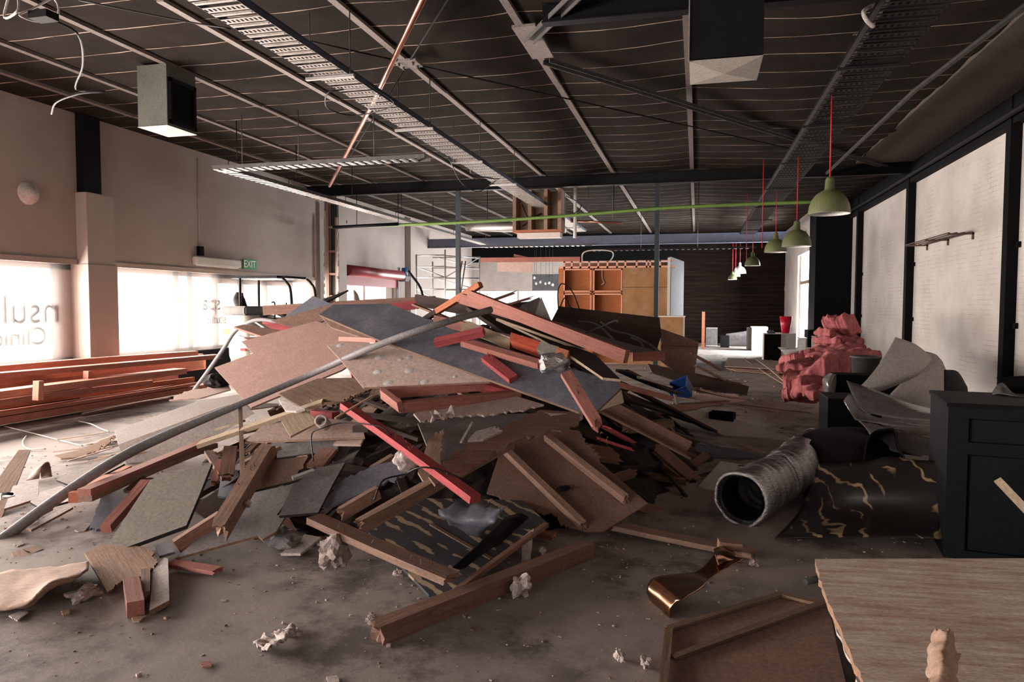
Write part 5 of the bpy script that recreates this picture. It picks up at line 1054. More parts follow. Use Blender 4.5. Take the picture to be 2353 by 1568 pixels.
# brown under-board beside the blue-grey sheet
B([(735, 724), (805, 735), (868, 772), (852, 782), (760, 752)], 'hard', 'brown underside strip beneath the upper end of the blue grey sheet', .3)
sp = B([(751, 793), (789, 788), (884, 790), (1135, 872), (1125, 877), (835, 891), (783, 827)], ['mdf2', 'hard'], 'pale pinkish board with white plaster spots', at=S(900, 840, .44), n=(-.02, -.50, .86), name='spotted_board')
for u, v, r_ in ((781, 794, 10), (870, 822, 11), (812, 825, 8), (920, 826, 8), (940, 822, 9), (867, 855, 12), (940, 852, 14), (892, 880, 14), (975, 878, 12), (1045, 866, 6)):
    p = onplane(sp, u, v, .001); rr = r_/FPX*(p-CAM).length*.8; A_, n_ = o_n[sp]
    bm = lathe_bm([(0, .001), (rr*.9, .001), (rr, 0)], 14); bm_obj('plaster_spot', bm, 'spot', frame(p, Vector((1, 0, 0)), n_), sp)
sl = B([(733, 723), (765, 700), (895, 698), (1085, 776), (1420, 880), (1425, 894), (1370, 946), (1330, 947), (870, 781)], ['slate', 'old'], 'large blue grey laminate sheet across the middle of the pile', at=S(1050, 830, .58), n=(.03, -.55, .83), th=.022, name='laminate_sheet', group='large laminate sheets')
B([(1365, 950), (1428, 896), (1434, 925), (1390, 940)], ['cream', 'ply'], 'pale edge board under the tip of the blue grey sheet', at=S(1400, 925, .35), n=(.3, -.7, .6))
# timber frame under spotted board
fr_ = empty('stud_framework', S(920, 930, .4), 'pink timber stud frame projecting under the spotted board', 'frame')
def FT(u0, v0, u1, v1, l0, l1, w, t, m, nm, **k):
    o = timber(nm, S(u0, v0, l0), S(u1, v1, l1), w, t, m, up=(0, -.4, .9), **k); o.parent = fr_; o.matrix_parent_inverse = MW[fr_].inverted()
FT(875, 905, 1130, 884, .36, .30, .045, .09, 'pink', 'frame_rail'); FT(918, 936, 1195, 908, .36, .26, .045, .09, 'pink', 'frame_rail'); FT(880, 905, 920, 935, .38, .38, .045, .09, 'pink', 'frame_end'); FT(1100, 886, 1175, 908, .28, .26, .045, .09, 'red', 'frame_end')
B([(950, 950), (1000, 930), (1190, 912), (1250, 930), (1135, 952), (1045, 955), (966, 968)], ['mdf2', 'plaster'], 'broken plasterboard below the pink stud frame', .24, ragged=(3, 4, 5), amp=5)
loft('plaster_rag', [[S(985, 962, .33), S(1000, 945, .36), S(1015, 950, .33), S(1040, 940, .35)], [S(990, 968, .30), S(1008, 955, .33), S(1020, 962, .30), S(1042, 955, .3)]], 'plaster', .004, 'crumpled white paper hanging from the broken plasterboard', 'paper', rough=.03, n=8, fr=20)
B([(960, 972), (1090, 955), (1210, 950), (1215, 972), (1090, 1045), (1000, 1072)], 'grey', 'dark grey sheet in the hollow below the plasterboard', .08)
B([(1335, 948), (1240, 942), (1145, 985), (1040, 1045), (985, 1095), (1000, 1115), (1060, 1095), (1180, 1015), (1330, 975)], ['oldpink', 'old'], 'ragged broken plywood edge arching above the battened panel', .26, ragged=(1, 2, 3, 5, 6, 7), amp=7, rn=14)
T(1265, 958, 1332, 958, .26, .26, .06, .06, 'mdf2', 'pale broken timber end under the blue grey sheet', jag=(.03, .03))
B([(1075, 1012), (1092, 992), (1135, 980), (1155, 990), (1110, 1010)], 'plaster', 'white plaster shard above the ragged plywood edge', .38, ragged=(2,), amp=4)
B([(1057, 1014), (1084, 968), (1087, 970), (1062, 1014)], 'plaster', 'thin white splinter standing beside the plaster shard', .38)
B([(960, 1085), (985, 1010), (1020, 985), (1015, 1020), (1010, 1080), (975, 1110)], 'ply', 'torn curled ply skin right of the red timber', .2, ragged=(1, 2, 3), amp=7)
# long red timber in front
T(792, 932, 1092, 1148, .40, .40, .085, .05, 'red', 'long bright red painted timber sloping down the front of the pile', roll=0)
T(870, 975, 965, 1010, .22, .22, .05, .03, 'dark', 'dark timber behind the long bright red timber')
T(770, 962, 856, 910, .5, .5, .012, .012, 'ply', 'thin pale stick poking over the red timber', name='stick')
lump('rag_bundle', S(935, 1085, .2), (.05, .09, .08), 'plaster', 'dusty pale rag lying left of the red timber', 'rag', 9)
tag(tube('loose_cable', [S(860, 1150, .3), S(880, 1105, .36), S(930, 1090, .34), S(965, 1075, .44), S(1010, 1080, .44), S(1060, 1100, .4)], .006, 'wire'), 'black cable draped over the long red timber', 'cable')
tag(tube('loose_cable', [S(720, 1060, .3), S(716, 1000, .36), S(740, 985, .4), S(790, 972, .42), S(870, 980, .45), S(900, 1000, .4)], .005, 'wire'), 'thin cable looping over the whitish torn board', 'cable')
# ---- timbers lying on the blue grey sheet
def on(u, v, off): return onplane(sl, u, v, off)
def TS(u0, v0, u1, v1, o0, o1, w, t, m, lab, jag=(0, 0), up=None):
    return timber('timber', on(u0, v0, o0), on(u1, v1, o1), w, t, m, lab, 'timber', up=up or o_n[sl][1], jag=jag, group=G_T)
TS(1000, 788, 1112, 762, .06, .16, .07, .06, 'red', 'short red timber on the upper right of the blue grey sheet')
TS(1116, 822, 1180, 872, .025, .025, .085, .045, 'red', 'short pinkish red timber lying flat on the blue grey sheet')
TS(1062, 786, 1240, 838, .06, .06, .06, .06, 'pink', 'long pink timber lying along the blue grey sheet')
T(1240, 836, 1540, 916, .42, .35, .08, .05, 'pink', 'long pink timber sticking out to the right of the blue grey sheet')
TS(1300, 858, 1368, 968, .16, .05, .085, .045, 'pink', 'nailed pink timber crossing the right end of the blue grey sheet', jag=(0, .06))
lump('foil_scrap', on(1272, 858, -.02), (.14, .10, .09), 'foil', 'crumpled silver foil scrap lying on the blue grey sheet', 'foil', 3, rough=.4)
B([(1060, 745), (1078, 738), (1173, 778), (1170, 802), (1108, 776), (1060, 760)], 'cream', 'cream board edge lying above the short red timber', at=S(1110, 770, .72), n=(0, -.7, .7))
T(1000, 735, 1080, 755, .6, .62, .05, .09, 'pink', 'pink timber behind the cream board edge')
for pxs, m_, lab in (([(1174, 764), (1242, 786), (1234, 804), (1171, 781)], 'redorange', 'bright red orange block under the yellow edged board'), ([(1242, 785), (1284, 797), (1274, 823), (1233, 803)], 'olive', 'grey green block under the yellow edged board'), ([(1282, 798), (1307, 806), (1301, 826), (1275, 815)], 'orange', 'orange block under the yellow edged board')):
    B(pxs, m_, lab, at=on(pxs[0][0]+20, pxs[0][1]+15, .12), n=(0, -.8, .6), th=.12, name='block', cat='block', minf=.6, group='coloured blocks under the yellow edged board')
B([(1140, 732), (1158, 735), (1368, 815), (1426, 872), (1385, 868), (1318, 822), (1240, 778)], ['dark', 'cream'], 'yellow edged ply board tilted over the coloured blocks', at=S(1290, 800, .86), n=(.1, -.25, .95), th=.02, tilt=None, minf=.12)
T(1142, 734, 1370, 818, .88, .88, .02, .02, 'cream', 'pale yellow edge strip of the tilted ply board')
T(1072, 690, 1300, 762, .98, .98, .06, .12, 'pink', 'upper splintered pink timber on top of the pile', jag=(.15, 0), y0=8.2, y1=7.5)
T(1090, 684, 1440, 820, 0, 0, .07, .13, 'pink', 'largest pink timber sloping down the right top of the pile', y0=8.0, y1=6.9, jag=(.1, 0))
B([(1200, 730), (1290, 742), (1400, 778), (1525, 812), (1455, 812), (1330, 772)], ['grey', 'pink'], 'grey topped framed panel lying on the right top of the pile', at=P(1400, 785, y=7.5), n=(.05, -.25, .96), th=.06, minf=.10)
T(1452, 820, 1526, 818, 0, 0, .07, .09, 'pink', 'short pink end rail of the grey topped panel', y0=7.2, y1=7.3)
T(1005, 716, 1104, 654, 0, 0, .09, .07, 'orange', 'bright orange timber pointing up at the top of the pile', y0=8.6, y1=8.4)
T(965, 742, 1010, 712, 0, 0, .09, .06, 'dark', 'dark lower end of the timber pointing up on the pile', y0=8.7, y1=8.6)
T(1122, 694, 1176, 675, 0, 0, .05, .035, 'oldpink', 'thin plank pointing up right of the orange timber', y0=8.8, y1=8.9, jag=(0, .05))
T(1160, 703, 1213, 687, 0, 0, .05, .03, 'oldpink', 'lower thin plank pointing right at the top of the pile', y0=9.0, y1=9.1, jag=(0, .06))
T(950, 700, 1060, 745, 0, 0, .06, .025, 'oldpink', 'flat brown plank behind the pointing orange timber', y0=9.0, y1=8.4)
T(1060, 735, 1180, 780, 0, 0, .02, .02, 'cream', 'long thin moulding strip behind the grey pipe end', y0=8.0, y1=7.5)
T(968, 690, 1000, 698, 0, 0, .14, .1, 'pine', 'timber end block on the back ridge of the pile', y0=9.5, y1=9.5)
tag(tube('bent_rod', [P(938, 623, y=9.6), P(945, 632, y=9.6), P(965, 660, y=9.6), P(974, 690, y=9.6)], .018, 'rubber'), 'bent dark rod rising from the top of the pile before the scaffold', 'rod')
for u0, u1, v, lab in ((1284, 1330, 652, 'taller wire hoop rising behind the pile'), (1290, 1324, 685, 'lower wire hoop rising behind the pile')):
    tag(tube('wire_hoop', [P(u0, 722, y=9.5), P(u0-2, v+20, y=9.5), P(u0+8, v, y=9.5), P(u1-14, v+20, y=9.5), P(u1+6, 725, y=9.5)], .008, 'rubber'), lab, 'wire')
tag(tube('black_strap', [P(745, 693, y=9.4), P(775, 680, y=9.4), P(800, 668, y=9.4)], [.04, .025, .012], 'rubber'), 'black strut poking up at the upper left of the pile', 'strut')
loft('pale_shell', [[P(800, 690, y=9.6), P(802, 670, y=9.6), P(806, 665, y=9.6)], [P(812, 690, y=9.4), P(812, 672, y=9.4), P(812, 667, y=9.4)], [P(826, 690, y=9.5), P(822, 678, y=9.5), P(815, 668, y=9.5)]], 'machine', .01, 'pale curved shell fragment standing behind the pile', 'fragment')
# brass and cable tangle on the right top
for k, pts in enumerate(([(1380, 740), (1410, 760), (1450, 770), (1490, 790), (1520, 812)], [(1330, 738), (1370, 745), (1400, 770), (1420, 790)], [(1345, 765), (1380, 752), (1412, 738), (1420, 740)], [(1450, 775), (1470, 785), (1480, 800), (1500, 805)])):
    tag(tube('metal_strip', [P(u, v, y=7.6) for u, v in pts], .012, 'galvdull'), ['curved dull metal strip on the grey topped panel', 'thin metal strip behind the grey topped panel', 'short straight metal rod on the right top of the pile', 'small bent metal strip on the grey topped panel'][k], 'strip')
# the long grey pipe
ym = min(onplane(ms, 640, 892, .07).y, onplane(ms, 780, 833, .07).y-.02); ys_ = onplane(sp, 830, 811, .07).y; yl = onplane(sl, 960, 762, .08).y; y2 = onplane(sl, 1060, 730, .08).y; print('pipe', ym, ys_, yl, y2)
pts = [P(-60, 1280, y=3.85), P(0, 1243, y=4.05), P(120, 1155, y=4.4), P(250, 1068, y=4.8), P(370, 1006, y=5.2), P(565, 924, y=min(5.75, ym)), P(720, 858, y=min(6.1, ym+.15)), P(860, 797, y=min(6.45, ys_-.12)), P(1000, 748, y=min(6.85, yl-.12)), P(1128, 712, y=min(7.3, y2+.2))]
gpipe_ = tag(tube('grey_pipe', pts, [.041]*5+[.030]*5, 'pipe', seg=14), 'very long grey pipe lying diagonally over the whole pile', 'pipe')
tube('pipe_socket', [P(362, 1010, y=5.42), P(384, 1000, y=5.5)], .043, 'pipe', gpipe_, seg=14, smooth=False)
tag(tube('grey_hose', [P(445, 898, y=9.5), P(480, 850, y=9.3), P(515, 800, y=9.0), P(540, 762, y=8.8), P(570, 742, y=8.6), P(600, 735, y=8.5), P(640, 740, y=8.4)], .028, 'pipe'), 'bent grey hose arching in front of the excavator', 'hose')
lump('hose_reel', P(500, 880, y=9.0)-Vector((0, 0, .1)), (.16, .16, .12), 'rubber', 'dark crumpled hose end at the left edge of the pink brown sheet', 'hose', 8)
# ---- foreground floor pieces
loft('ply_sheet', [[P(-40, 1330, z=.02), P(26, 1314, z=.02), P(110, 1306, z=.03), P(204, 1292, z=.05)], [P(-40, 1365, z=.03), P(40, 1350, z=.05), P(120, 1330, z=.09), P(200, 1310, z=.08)], [P(-40, 1400, z=.02), P(60, 1385, z=.08), P(110, 1345, z=.16), P(165, 1335, z=.10)], [P(-40, 1412, z=.01), P(30, 1400, z=.03), P(75, 1388, z=.05), P(95, 1350, z=.12)]], 'ply', .012, 'curled broken ply sheet on the floor at the lower left', 'board', rough=.006, n=8)
B([(194, 1270), (250, 1249), (340, 1258), (362, 1292), (330, 1325), (290, 1328), (247, 1361)], ['ply', 'old'], 'splintered square ply sheet on the floor below the olive panel', at=P(247, 1360, z=.03), n=(0, -.06, 1), ragged=(2, 3, 4, 5), amp=6)
B([(352, 1308), (377, 1282), (386, 1284), (389, 1380), (343, 1404)], ['white', 'chipedge'], 'whitewashed plank standing out on the front left floor', at=P(365, 1340, z=.05), n=(0, -.04, 1), th=.03, name='white_plank')
T(392, 1295, 498, 1312, 0, 0, .09, .025, 'pink', 'flat pink plank on the floor right of the whitewashed plank', z0=.03, z1=.03, jag=(0, .02))
T(302, 1343, 312, 1400, 0, 0, .085, .085, 'pink', 'square ended pink block on the front left floor', z0=.045, z1=.045)
T(335, 1318, 334, 1372, 0, 0, .05, .06, 'pine', 'small pine block between the pink block and whitewashed plank', z0=.035, z1=.035)
B([(355, 1251), (395, 1248), (402, 1268), (366, 1278)], 'slate', 'small dark square board on the floor by the olive panel', at=P(380, 1262, z=.08), n=(0, -.1, 1))
T(352, 1262, 356, 1290, 0, 0, .03, .02, 'white', 'thin white strip by the small dark square board', z0=.05, z1=.05)
for (u, v, s, lab, sd) in ((195, 1382, (.085, .045, .035), 'long grey plaster lump on the lower left floor', 1), (765, 1312, (.075, .085, .10), 'pale pointed chunk of plaster on the front floor', 2), (1197, 1372, (.06, .05, .06), 'white rubble chunk in front of the big floor beam', 3), (855, 1437, (.03, .03, .025), 'small white chunk left of the big floor beam end', 4),
    (915, 1325, (.028, .025, .02), 'small white chunk above the big floor beam', 5), (1425, 1520, (.03, .025, .02), 'small pale stone at the bottom of the floor', 6), (1483, 1540, (.024, .022, .025), 'pointed pale stone beside the framed panel', 7), (1733, 1303, (.028, .025, .025), 'white stone below the floor plank on the right', 8),
    (1248, 1277, (.025, .02, .025), 'white chunk just above the big floor beam', 9), (650, 1135, (.02, .02, .02), 'tiny white pebble on the cracked board', 10)):
    lump('plaster_chunk', P(u, v, z=0) if sd != 10 else S(571, 1168, .2), s, 'rock', lab, 'rubble', sd, rough=.8)
loft('crumpled_paper', [[P(585, 1470, z=.01), P(620, 1460, z=.05), P(650, 1448, z=.02), P(680, 1442, z=.01)], [P(592, 1480, z=.02), P(625, 1470, z=.02), P(655, 1460, z=.07), P(675, 1455, z=.01)], [P(600, 1490, z=.01), P(630, 1485, z=.05), P(650, 1475, z=.03), P(665, 1462, z=.01)]], 'plaster', .003, 'crumpled pale paper on the front floor', 'paper', rough=.016, n=8, fr=30)
B([(171, 1218), (190, 1200), (210, 1203), (195, 1220), (180, 1222)], 'plaster', 'pale flake on the floor left of the olive panel', at=P(190, 1212, z=.015), n=(0, 0, 1))
for px_, m_, lab in (([(26, 1270), (50, 1262), (70, 1275), (48, 1298), (35, 1290)], 'ply', 'small torn ply scrap above the curled ply sheet'), ([(50, 1262), (80, 1255), (98, 1262), (75, 1272)], 'ply', 'small flat ply scrap on the left floor'), ([(20, 1415), (45, 1405), (65, 1406), (40, 1426)], 'plaster', 'pale scrap below the curled ply sheet'), ([(302, 1418), (335, 1415), (320, 1428), (306, 1428)], 'ply', 'small orange flake on the lower left floor'), ([(140, 1403), (158, 1400), (160, 1410), (145, 1415)], 'ply', 'small chip right of the curled ply sheet'), ([(460, 1522), (482, 1518), (486, 1530), (465, 1532)], 'pink', 'small pink flake near the bottom edge'), ([(750, 1555), (775, 1552), (780, 1566), (755, 1570)], 'plaster', 'white flake at the bottom edge'), ([(30, 1250), (48, 1243), (55, 1250), (40, 1256)], 'plaster', 'small white flake on the left floor')):
    B(px_, m_, lab, at=P(px_[0][0], px_[0][1], z=.012), n=(0, 0, 1), th=.008, ragged=(1, 3), amp=2, name='scrap', cat='scrap', group='flat scraps on the floor')
# crumbs: one scatter of tiny bits
bm = bmesh.new(); random.seed(3)
def crumb(x, y, z, s):
    a = random.uniform(0, 6.28); c, s_ = math.cos(a), math.sin(a); l, w, h = s*random.uniform(.6, 2.2), s*random.uniform(.5, 1), s*random.uniform(.2, .7)
    vs = [bm.verts.new((x+(i*l*c-j*w*s_)*random.uniform(.7, 1), y+(i*l*s_+j*w*c)*random.uniform(.7, 1), z+k*h)) for k in (0, 1) for i, j in ((-.5, -.5), (.5, -.5), (.5, .5), (-.5, .5))]
    for f in ((0, 3, 2, 1), (4, 5, 6, 7), (0, 1, 5, 4), (1, 2, 6, 5), (2, 3, 7, 6), (3, 0, 4, 7)): bm.faces.new([vs[i] for i in f]).material_index = mi
for k in range(3600):
    mi = random.choice((0, 0, 1, 2)); x = random.uniform(-7.5, 1.6); y = random.uniform(2.4, 9.5)
    if random.random() < .55: x = -2.35+random.gauss(0, 2.9); y = 5.0+random.gauss(0, 1.2)
    if y < 2.2 or hill(x, y) > .25: continue
    crumb(x, y, 0, random.choice((.003, .004, .005, .006, .008, .010, .014, .022 if k % 5 == 0 else .006)))
for k in range(500):
    mi = random.choice((0, 1, 2)); crumb(random.uniform(-1.5, 3.3), random.uniform(8, 24), 0, random.choice((.01, .02, .04)))
tag(bm_obj('floor_crumbs', bm, ['rock', 'ply', 'oldpink']), 'small crumbs and splinters scattered all over the dusty concrete floor', 'crumbs', kind='stuff')
# ================================================================== RIGHT SIDE CLUTTER
# black cabinet
A = P(2168, 1281, z=0); ca = math.radians(-8)
F = Matrix.Translation((A.x, A.y, 0)) @ Matrix.Rotation(ca, 4, 'Z'); hc = P(2168, 925, y=A.y).z
bc = empty('black_cabinet', A, 'black cabinet with framed door panels standing at the right edge', 'cabinet', M4=F)
boxes('carcass', [((0, .03, 0), (1.6, .75, hc-.03))], 'blksteel', bc, F)
boxes('top', [((-.01, -.01, hc-.03), (1.6, .77, hc))], 'blksteel', bc, F, bev=.004)
M['cabblack'] = mat('blue_black_cabinet_paint', (.009, .011, .0125), .55, c2=(.007, .0085, .01), spec=.15)
boxes('face_frame', [((0, 0, 0), (.12, .03, hc-.03)), ((.12, 0, hc-.10), (1.6, .03, hc-.03)), ((.12, 0, hc-.34), (1.6, .03, hc-.26)), ((.12, 0, 0), (1.6, .03, .06))], 'cabblack', bc, F)
boxes('drawer_front', [((.14, .012, hc-.25), (1.6, .028, hc-.11))], 'cabblack', bc, F); boxes('door_panel', [((.14, .012, .07), (1.6, .028, hc-.35))], 'cabblack', bc, F)
timber('timber', P(2292, 1103, y=5.1), P(2375, 1190, y=4.9), .045, .02, 'cream', 'pale narrow lath leaning against the black cabinet', 'timber', up=(0, -1, 0))
# things on the cabinet
tag(boxes('grey_box', [((0.6, .1, hc), (1.3, .5, hc+.05))], 'galvdull', None, F), 'flat grey box lying on the black cabinet', 'box')
B0 = F @ Vector((1.0, .5, hc+.05))
loft('bent_sheet', [[P(2268, 922, y=5.9), P(2290, 905, y=5.9), P(2330, 910, y=5.8), P(2370, 915, y=5.8)], [P(2272, 915, y=6.1), P(2300, 880, y=6.1), P(2330, 905, y=6.2), P(2370, 908, y=6.2)]], 'galvdull', .006, 'bent grey metal sheet on top of the black cabinet', 'sheet')
loft('black_tub', [[P(2290, 868, y=6.4), P(2330, 866, y=6.4), P(2380, 864, y=6.4)], [P(2298, 890, y=6.3), P(2330, 888, y=6.3), P(2380, 886, y=6.3)], [P(2305, 905, y=6.4), P(2330, 905, y=6.4), P(2380, 905, y=6.4)]], 'blk', .01, 'black plastic tub edge behind the sheet on the cabinet', 'tub')
# plywood table sheet bottom right, lying on crates
zt = .50
def pz(u, v, z=zt): return P(u, v, z=z)
M['stainply'] = mat('rust_stained_white_plywood', (.74, .66, .58), .8, c2=(.50, .33, .24), scale=5, stretch=(.7, 5, 5), contrast=.30, bump=.15, dirt=.55, dirtc=(.30, .16, .09))
n = Vector((0, 0, 1))
o = slab('plywood_sheet', [pz(*p) for p in rag([(1873, 1285), (1890, 1350), (1940, 1470), (1990, 1580), (2030, 1640), (2700, 1640), (2500, 1283)], (0, 1, 2, 3), 4, 6)], n, .03, ['stainply', 'chipedge'], exf=(1, .12, 0))
tag(o, 'rust stained whitish plywood sheet filling the lower right corner', 'board')
tag(slab('torn_ply_layer', [P(u, v, z=zt-.06) for u, v in rag([(1905, 1400), (1960, 1440), (2075, 1600), (1985, 1600)], (0, 1, 3), 8, 9)], n, .012, 'plaster'), 'pale torn under layer hanging below the edge of the stained plywood', 'board')
crs = P(2250, 1400, z=zt)
tag(boxes('packing_crate', [((crs.x-.25, crs.y-.55, 0), (crs.x+.7, crs.y+.2, zt-.031))], 'blksteel'), 'dark crate carrying the stained plywood sheet', 'crate')
loft('torn_veneer', [[pz(2130, 1600, .52), pz(2135, 1530, .54), pz(2140, 1480, .56), pz(2155, 1450, .60)], [pz(2160, 1600, .52), pz(2165, 1530, .58), pz(2170, 1480, .60), pz(2180, 1450, .62)], [pz(2195, 1600, .52), pz(2200, 1540, .53), pz(2196, 1490, .55), pz(2192, 1460, .57)]], 'ply', .006, 'curled splinter of veneer standing up from the stained plywood', 'splinter', rough=.008, n=8, fr=22)
# framed hardboard panel
fp = board('framed_panel', [(1532, 1446), (1790, 1362), (1900, 1384), (1960, 1640), (1500, 1660)], 'hard', 'dusty brown framed panel lying on the floor at the lower right', 'board', at=P(1790, 1362, z=.06), n=(0, 0, 1))
for (u0, v0, u1, v1) in ((1534, 1446, 1795, 1366), (1792, 1366, 1885, 1388), (1537, 1446, 1518, 1640), (1545, 1512, 1898, 1384)):
    a, b = onplane(fp, u0, v0, .012), onplane(fp, u1, v1, .012); bt = timber('frame_strip', a, b, .04, .016, 'old', up=(0, 0, 1)); bt.parent = fp; bt.matrix_parent_inverse = MW[fp].inverted()
# curled copper sheet
cr_ = [((1493, 1380, 0), (1540, 1421, 0)), ((1487, 1360, .05), (1540, 1402, .05)), ((1494, 1338, .095), (1552, 1384, .095)), ((1512, 1327, .115), (1572, 1376, .115)), ((1556, 1319, .105), (1614, 1349, .105)), ((1598, 1314, .09), (1636, 1327, .09)), ((1620, 1297, .11), (1662, 1311, .11)), ((1642, 1272, .15), (1712, 1283, .15))]
loft('copper_sheet', [[P(*p[:2], z=p[2]).lerp(P(*q[:2], z=q[2]), t) for t in (0, .5, 1)] for p, q in cr_], 'coppersheet', .004, 'curled shiny copper sheet on the floor', 'sheet', rough=.003, fr=6)
loft('copper_sheet', [[P(1640, 1262, z=.18), P(1660, 1255, z=.14), P(1680, 1262, z=.1)], [P(1650, 1300, z=.14), P(1670, 1290, z=.14), P(1700, 1285, z=.14)]], 'coppersheet', .004, 'small folded copper flap under the wood block', 'sheet')
# foil flexible duct
c0, c1, c2_, c3 = P(1700, 1148, z=.20), P(1770, 1110, z=.22), P(1825, 1075, z=.28), P(1870, 1030, z=.28)
cl_ = spline([c0, c1, c2_, c3], 20); bm = bmesh.new(); rad = []
for i in range(len(cl_)): rad.append(.195+.012*math.sin(i*1.6)+.01*noise.noise((i*.5, 0, 0)) - .03*(i/len(cl_)))
add_tube(bm, cl_, rad, 36, caps=False)
for v in bm.verts: v.co += Vector((noise.noise(v.co*7), noise.noise(v.co*7+Vector((9, 0, 0))), noise.noise(v.co*9+Vector((0, 9, 0)))))*.022
fd = tag(bm_obj('foil_duct', bm, 'foil'), 'large silver foil flexible duct lying on the floor', 'duct'); md = fd.modifiers.new('t', 'SOLIDIFY'); md.thickness = .02; md.offset = -1
bm = bmesh.new(); add_tube(bm, cl_[1:12], .165, 30, caps=False); inn = bm_obj('duct_lining', bm, 'rubber', None, fd)
# dark drum and plastic mass
dr = P(1950, 1110, y=7.1)
loft('dark_drum', [[P(1845, 1000, y=7.2), P(1900, 985, y=7.4), P(1990, 985, y=7.6), P(2060, 1000, y=7.6)], [P(1835, 1040, y=6.9), P(1900, 1020, y=6.8), P(1990, 1020, y=6.8), P(2065, 1030, y=7.0)], [P(1840, 1110, y=6.8), P(1900, 1100, y=6.5), P(1990, 1100, y=6.5), P(2065, 1100, y=6.7)], [P(1850, 1190, y=6.6), P(1900, 1190, y=6.4), P(1990, 1190, y=6.4), P(2065, 1190, y=6.5)]], 'rubber', .02, 'dark brown rolled mat behind the foil duct', 'roll')
# zebra patterned glossy sheet
m, t, b, N, L = new_mat('black_and_gold_streaked_film'); tc = N.new('ShaderNodeTexCoord'); mp = N.new('ShaderNodeMapping'); mp.inputs['Rotation'].default_value = (0, .75, 0); L.new(tc.outputs['Object'], mp.inputs['Vector'])
wv = N.new('ShaderNodeTexWave'); wv.inputs['Scale'].default_value = 2.2; wv.inputs['Distortion'].default_value = 9; wv.inputs['Detail'].default_value = 3; wv.inputs['Detail Scale'].default_value = 1.6; L.new(mp.outputs[0], wv.inputs['Vector'])
nn_ = N.new('ShaderNodeTexNoise'); nn_.inputs['Scale'].default_value = 2.6; nn_.inputs['Detail'].default_value = 3; L.new(tc.outputs['Object'], nn_.inputs['Vector'])
mr_ = N.new('ShaderNodeMapRange'); mr_.inputs[1].default_value = .36; mr_.inputs[2].default_value = .6; mr_.inputs[3].default_value = .7; mr_.inputs[4].default_value = 1.08; L.new(nn_.outputs[0], mr_.inputs[0])
mm_ = N.new('ShaderNodeMath'); mm_.operation = 'MULTIPLY'; L.new(wv.outputs[0], mm_.inputs[0]); L.new(mr_.outputs[0], mm_.inputs[1])
r1 = ramp(N, [(.86, (.012, .009, .008)), (.90, (.10, .065, .035)), (.98, (.22, .15, .085))]); L.new(mm_.outputs[0], r1.inputs[0]); L.new(r1.outputs[0], b.inputs['Base Color']); b.inputs['Roughness'].default_value = .35; M['zebra'] = m
loft('streaked_sheet', [[P(1882, 1066, y=6.3), P(1990, 1062, y=6.1), P(2040, 1050, y=6.0), P(2110, 1058, y=5.9), P(2166, 1060, y=5.8)], [P(1860, 1130, y=6.2), P(1960, 1120, y=5.9), P(2050, 1120, y=5.8), P(2166, 1120, y=5.7)], [P(1830, 1185, y=6.0), P(1940, 1180, y=5.8), P(2050, 1180, y=5.7), P(2166, 1180, y=5.6)], [P(1780, 1238, z=.02), P(1900, 1235, z=.08), P(2040, 1235, z=.1), P(2166, 1240, z=.1)]], 'zebra', .006, 'glossy black sheet with golden streaks leaning beside the black cabinet', 'sheet')
# white curved sheets
M['board2'] = M['whitesheet']
loft('white_sheet', [[P(2058, 775, y=9.3), P(2100, 790, y=9.5), P(2130, 812, y=9.6), P(2142, 828, y=9.6)], [P(2025, 830, y=9.2), P(2070, 845, y=9.2), P(2110, 850, y=9.3), P(2125, 848, y=9.4)], [P(1985, 880, y=9.0), P(2010, 885, y=9.0), P(2050, 880, y=9.1), P(2100, 868, y=9.3)], [P(1968, 890, y=9.0), P(1990, 898, y=9.0), P(2015, 900, y=9.1), P(2030, 898, y=9.2)]], 'whitesheet', .005, 'off white curved sheet rising against the right wall', 'sheet')
loft('brown_sheet', [[P(2128, 808, y=9.9), P(2150, 815, y=9.9), P(2165, 830, y=9.9)], [P(2080, 870, y=9.6), P(2130, 860, y=9.7), P(2185, 880, y=9.7)], [P(2030, 930, y=9.2), P(2110, 930, y=9.2), P(2200, 950, y=9.3)], [P(2030, 1000, y=9.0), P(2110, 1000, y=9.0), P(2200, 1010, y=9.1)]], 'board2', .005, 'dull sheet standing behind the off white curved sheet', 'sheet')
loft('dark_bowl', [[P(2170, 850, y=8.6), P(2200, 855, y=8.8), P(2222, 890, y=8.9)], [P(2170, 900, y=8.4), P(2200, 905, y=8.5), P(2224, 912, y=8.7)], [P(2172, 930, y=8.4), P(2200, 930, y=8.5), P(2224, 930, y=8.7)], [P(2180, 1035, y=8.5), P(2200, 1035, y=8.55), P(2220, 1030, y=8.7)]], 'rubber', .01, 'dark round tub behind the black cabinet', 'tub')
# glossy plastic covered sheets
loft('plastic_sheet', [[P(1945, 875, y=8.2), P(2020, 900, y=8.1), P(2090, 925, y=8.0), P(2170, 945, y=7.9)], [P(1965, 920, y=7.9), P(2040, 935, y=7.8), P(2100, 945, y=7.7), P(2170, 955, y=7.6)], [P(1995, 950, y=7.7), P(2050, 960, y=7.6), P(2110, 965, y=7.5), P(2170, 970, y=7.4)]], 'plastic', .006, 'dark glossy plastic wrapped sheet before the off white sheet', 'sheet')
loft('plastic_sheet', [[P(1938, 922, y=8.0), P(1955, 905, y=8.0), P(1975, 930, y=7.9), P(2000, 950, y=7.8)], [P(1955, 950, y=7.7), P(1975, 945, y=7.7), P(2000, 955, y=7.6), P(2015, 962, y=7.6)], [P(1965, 965, y=7.4), P(2000, 970, y=7.4), P(2060, 980, y=7.3), P(2170, 985, y=7.2)]], 'plastic', .005, 'crumpled clear plastic wrap at the left of the glossy sheet', 'plastic')
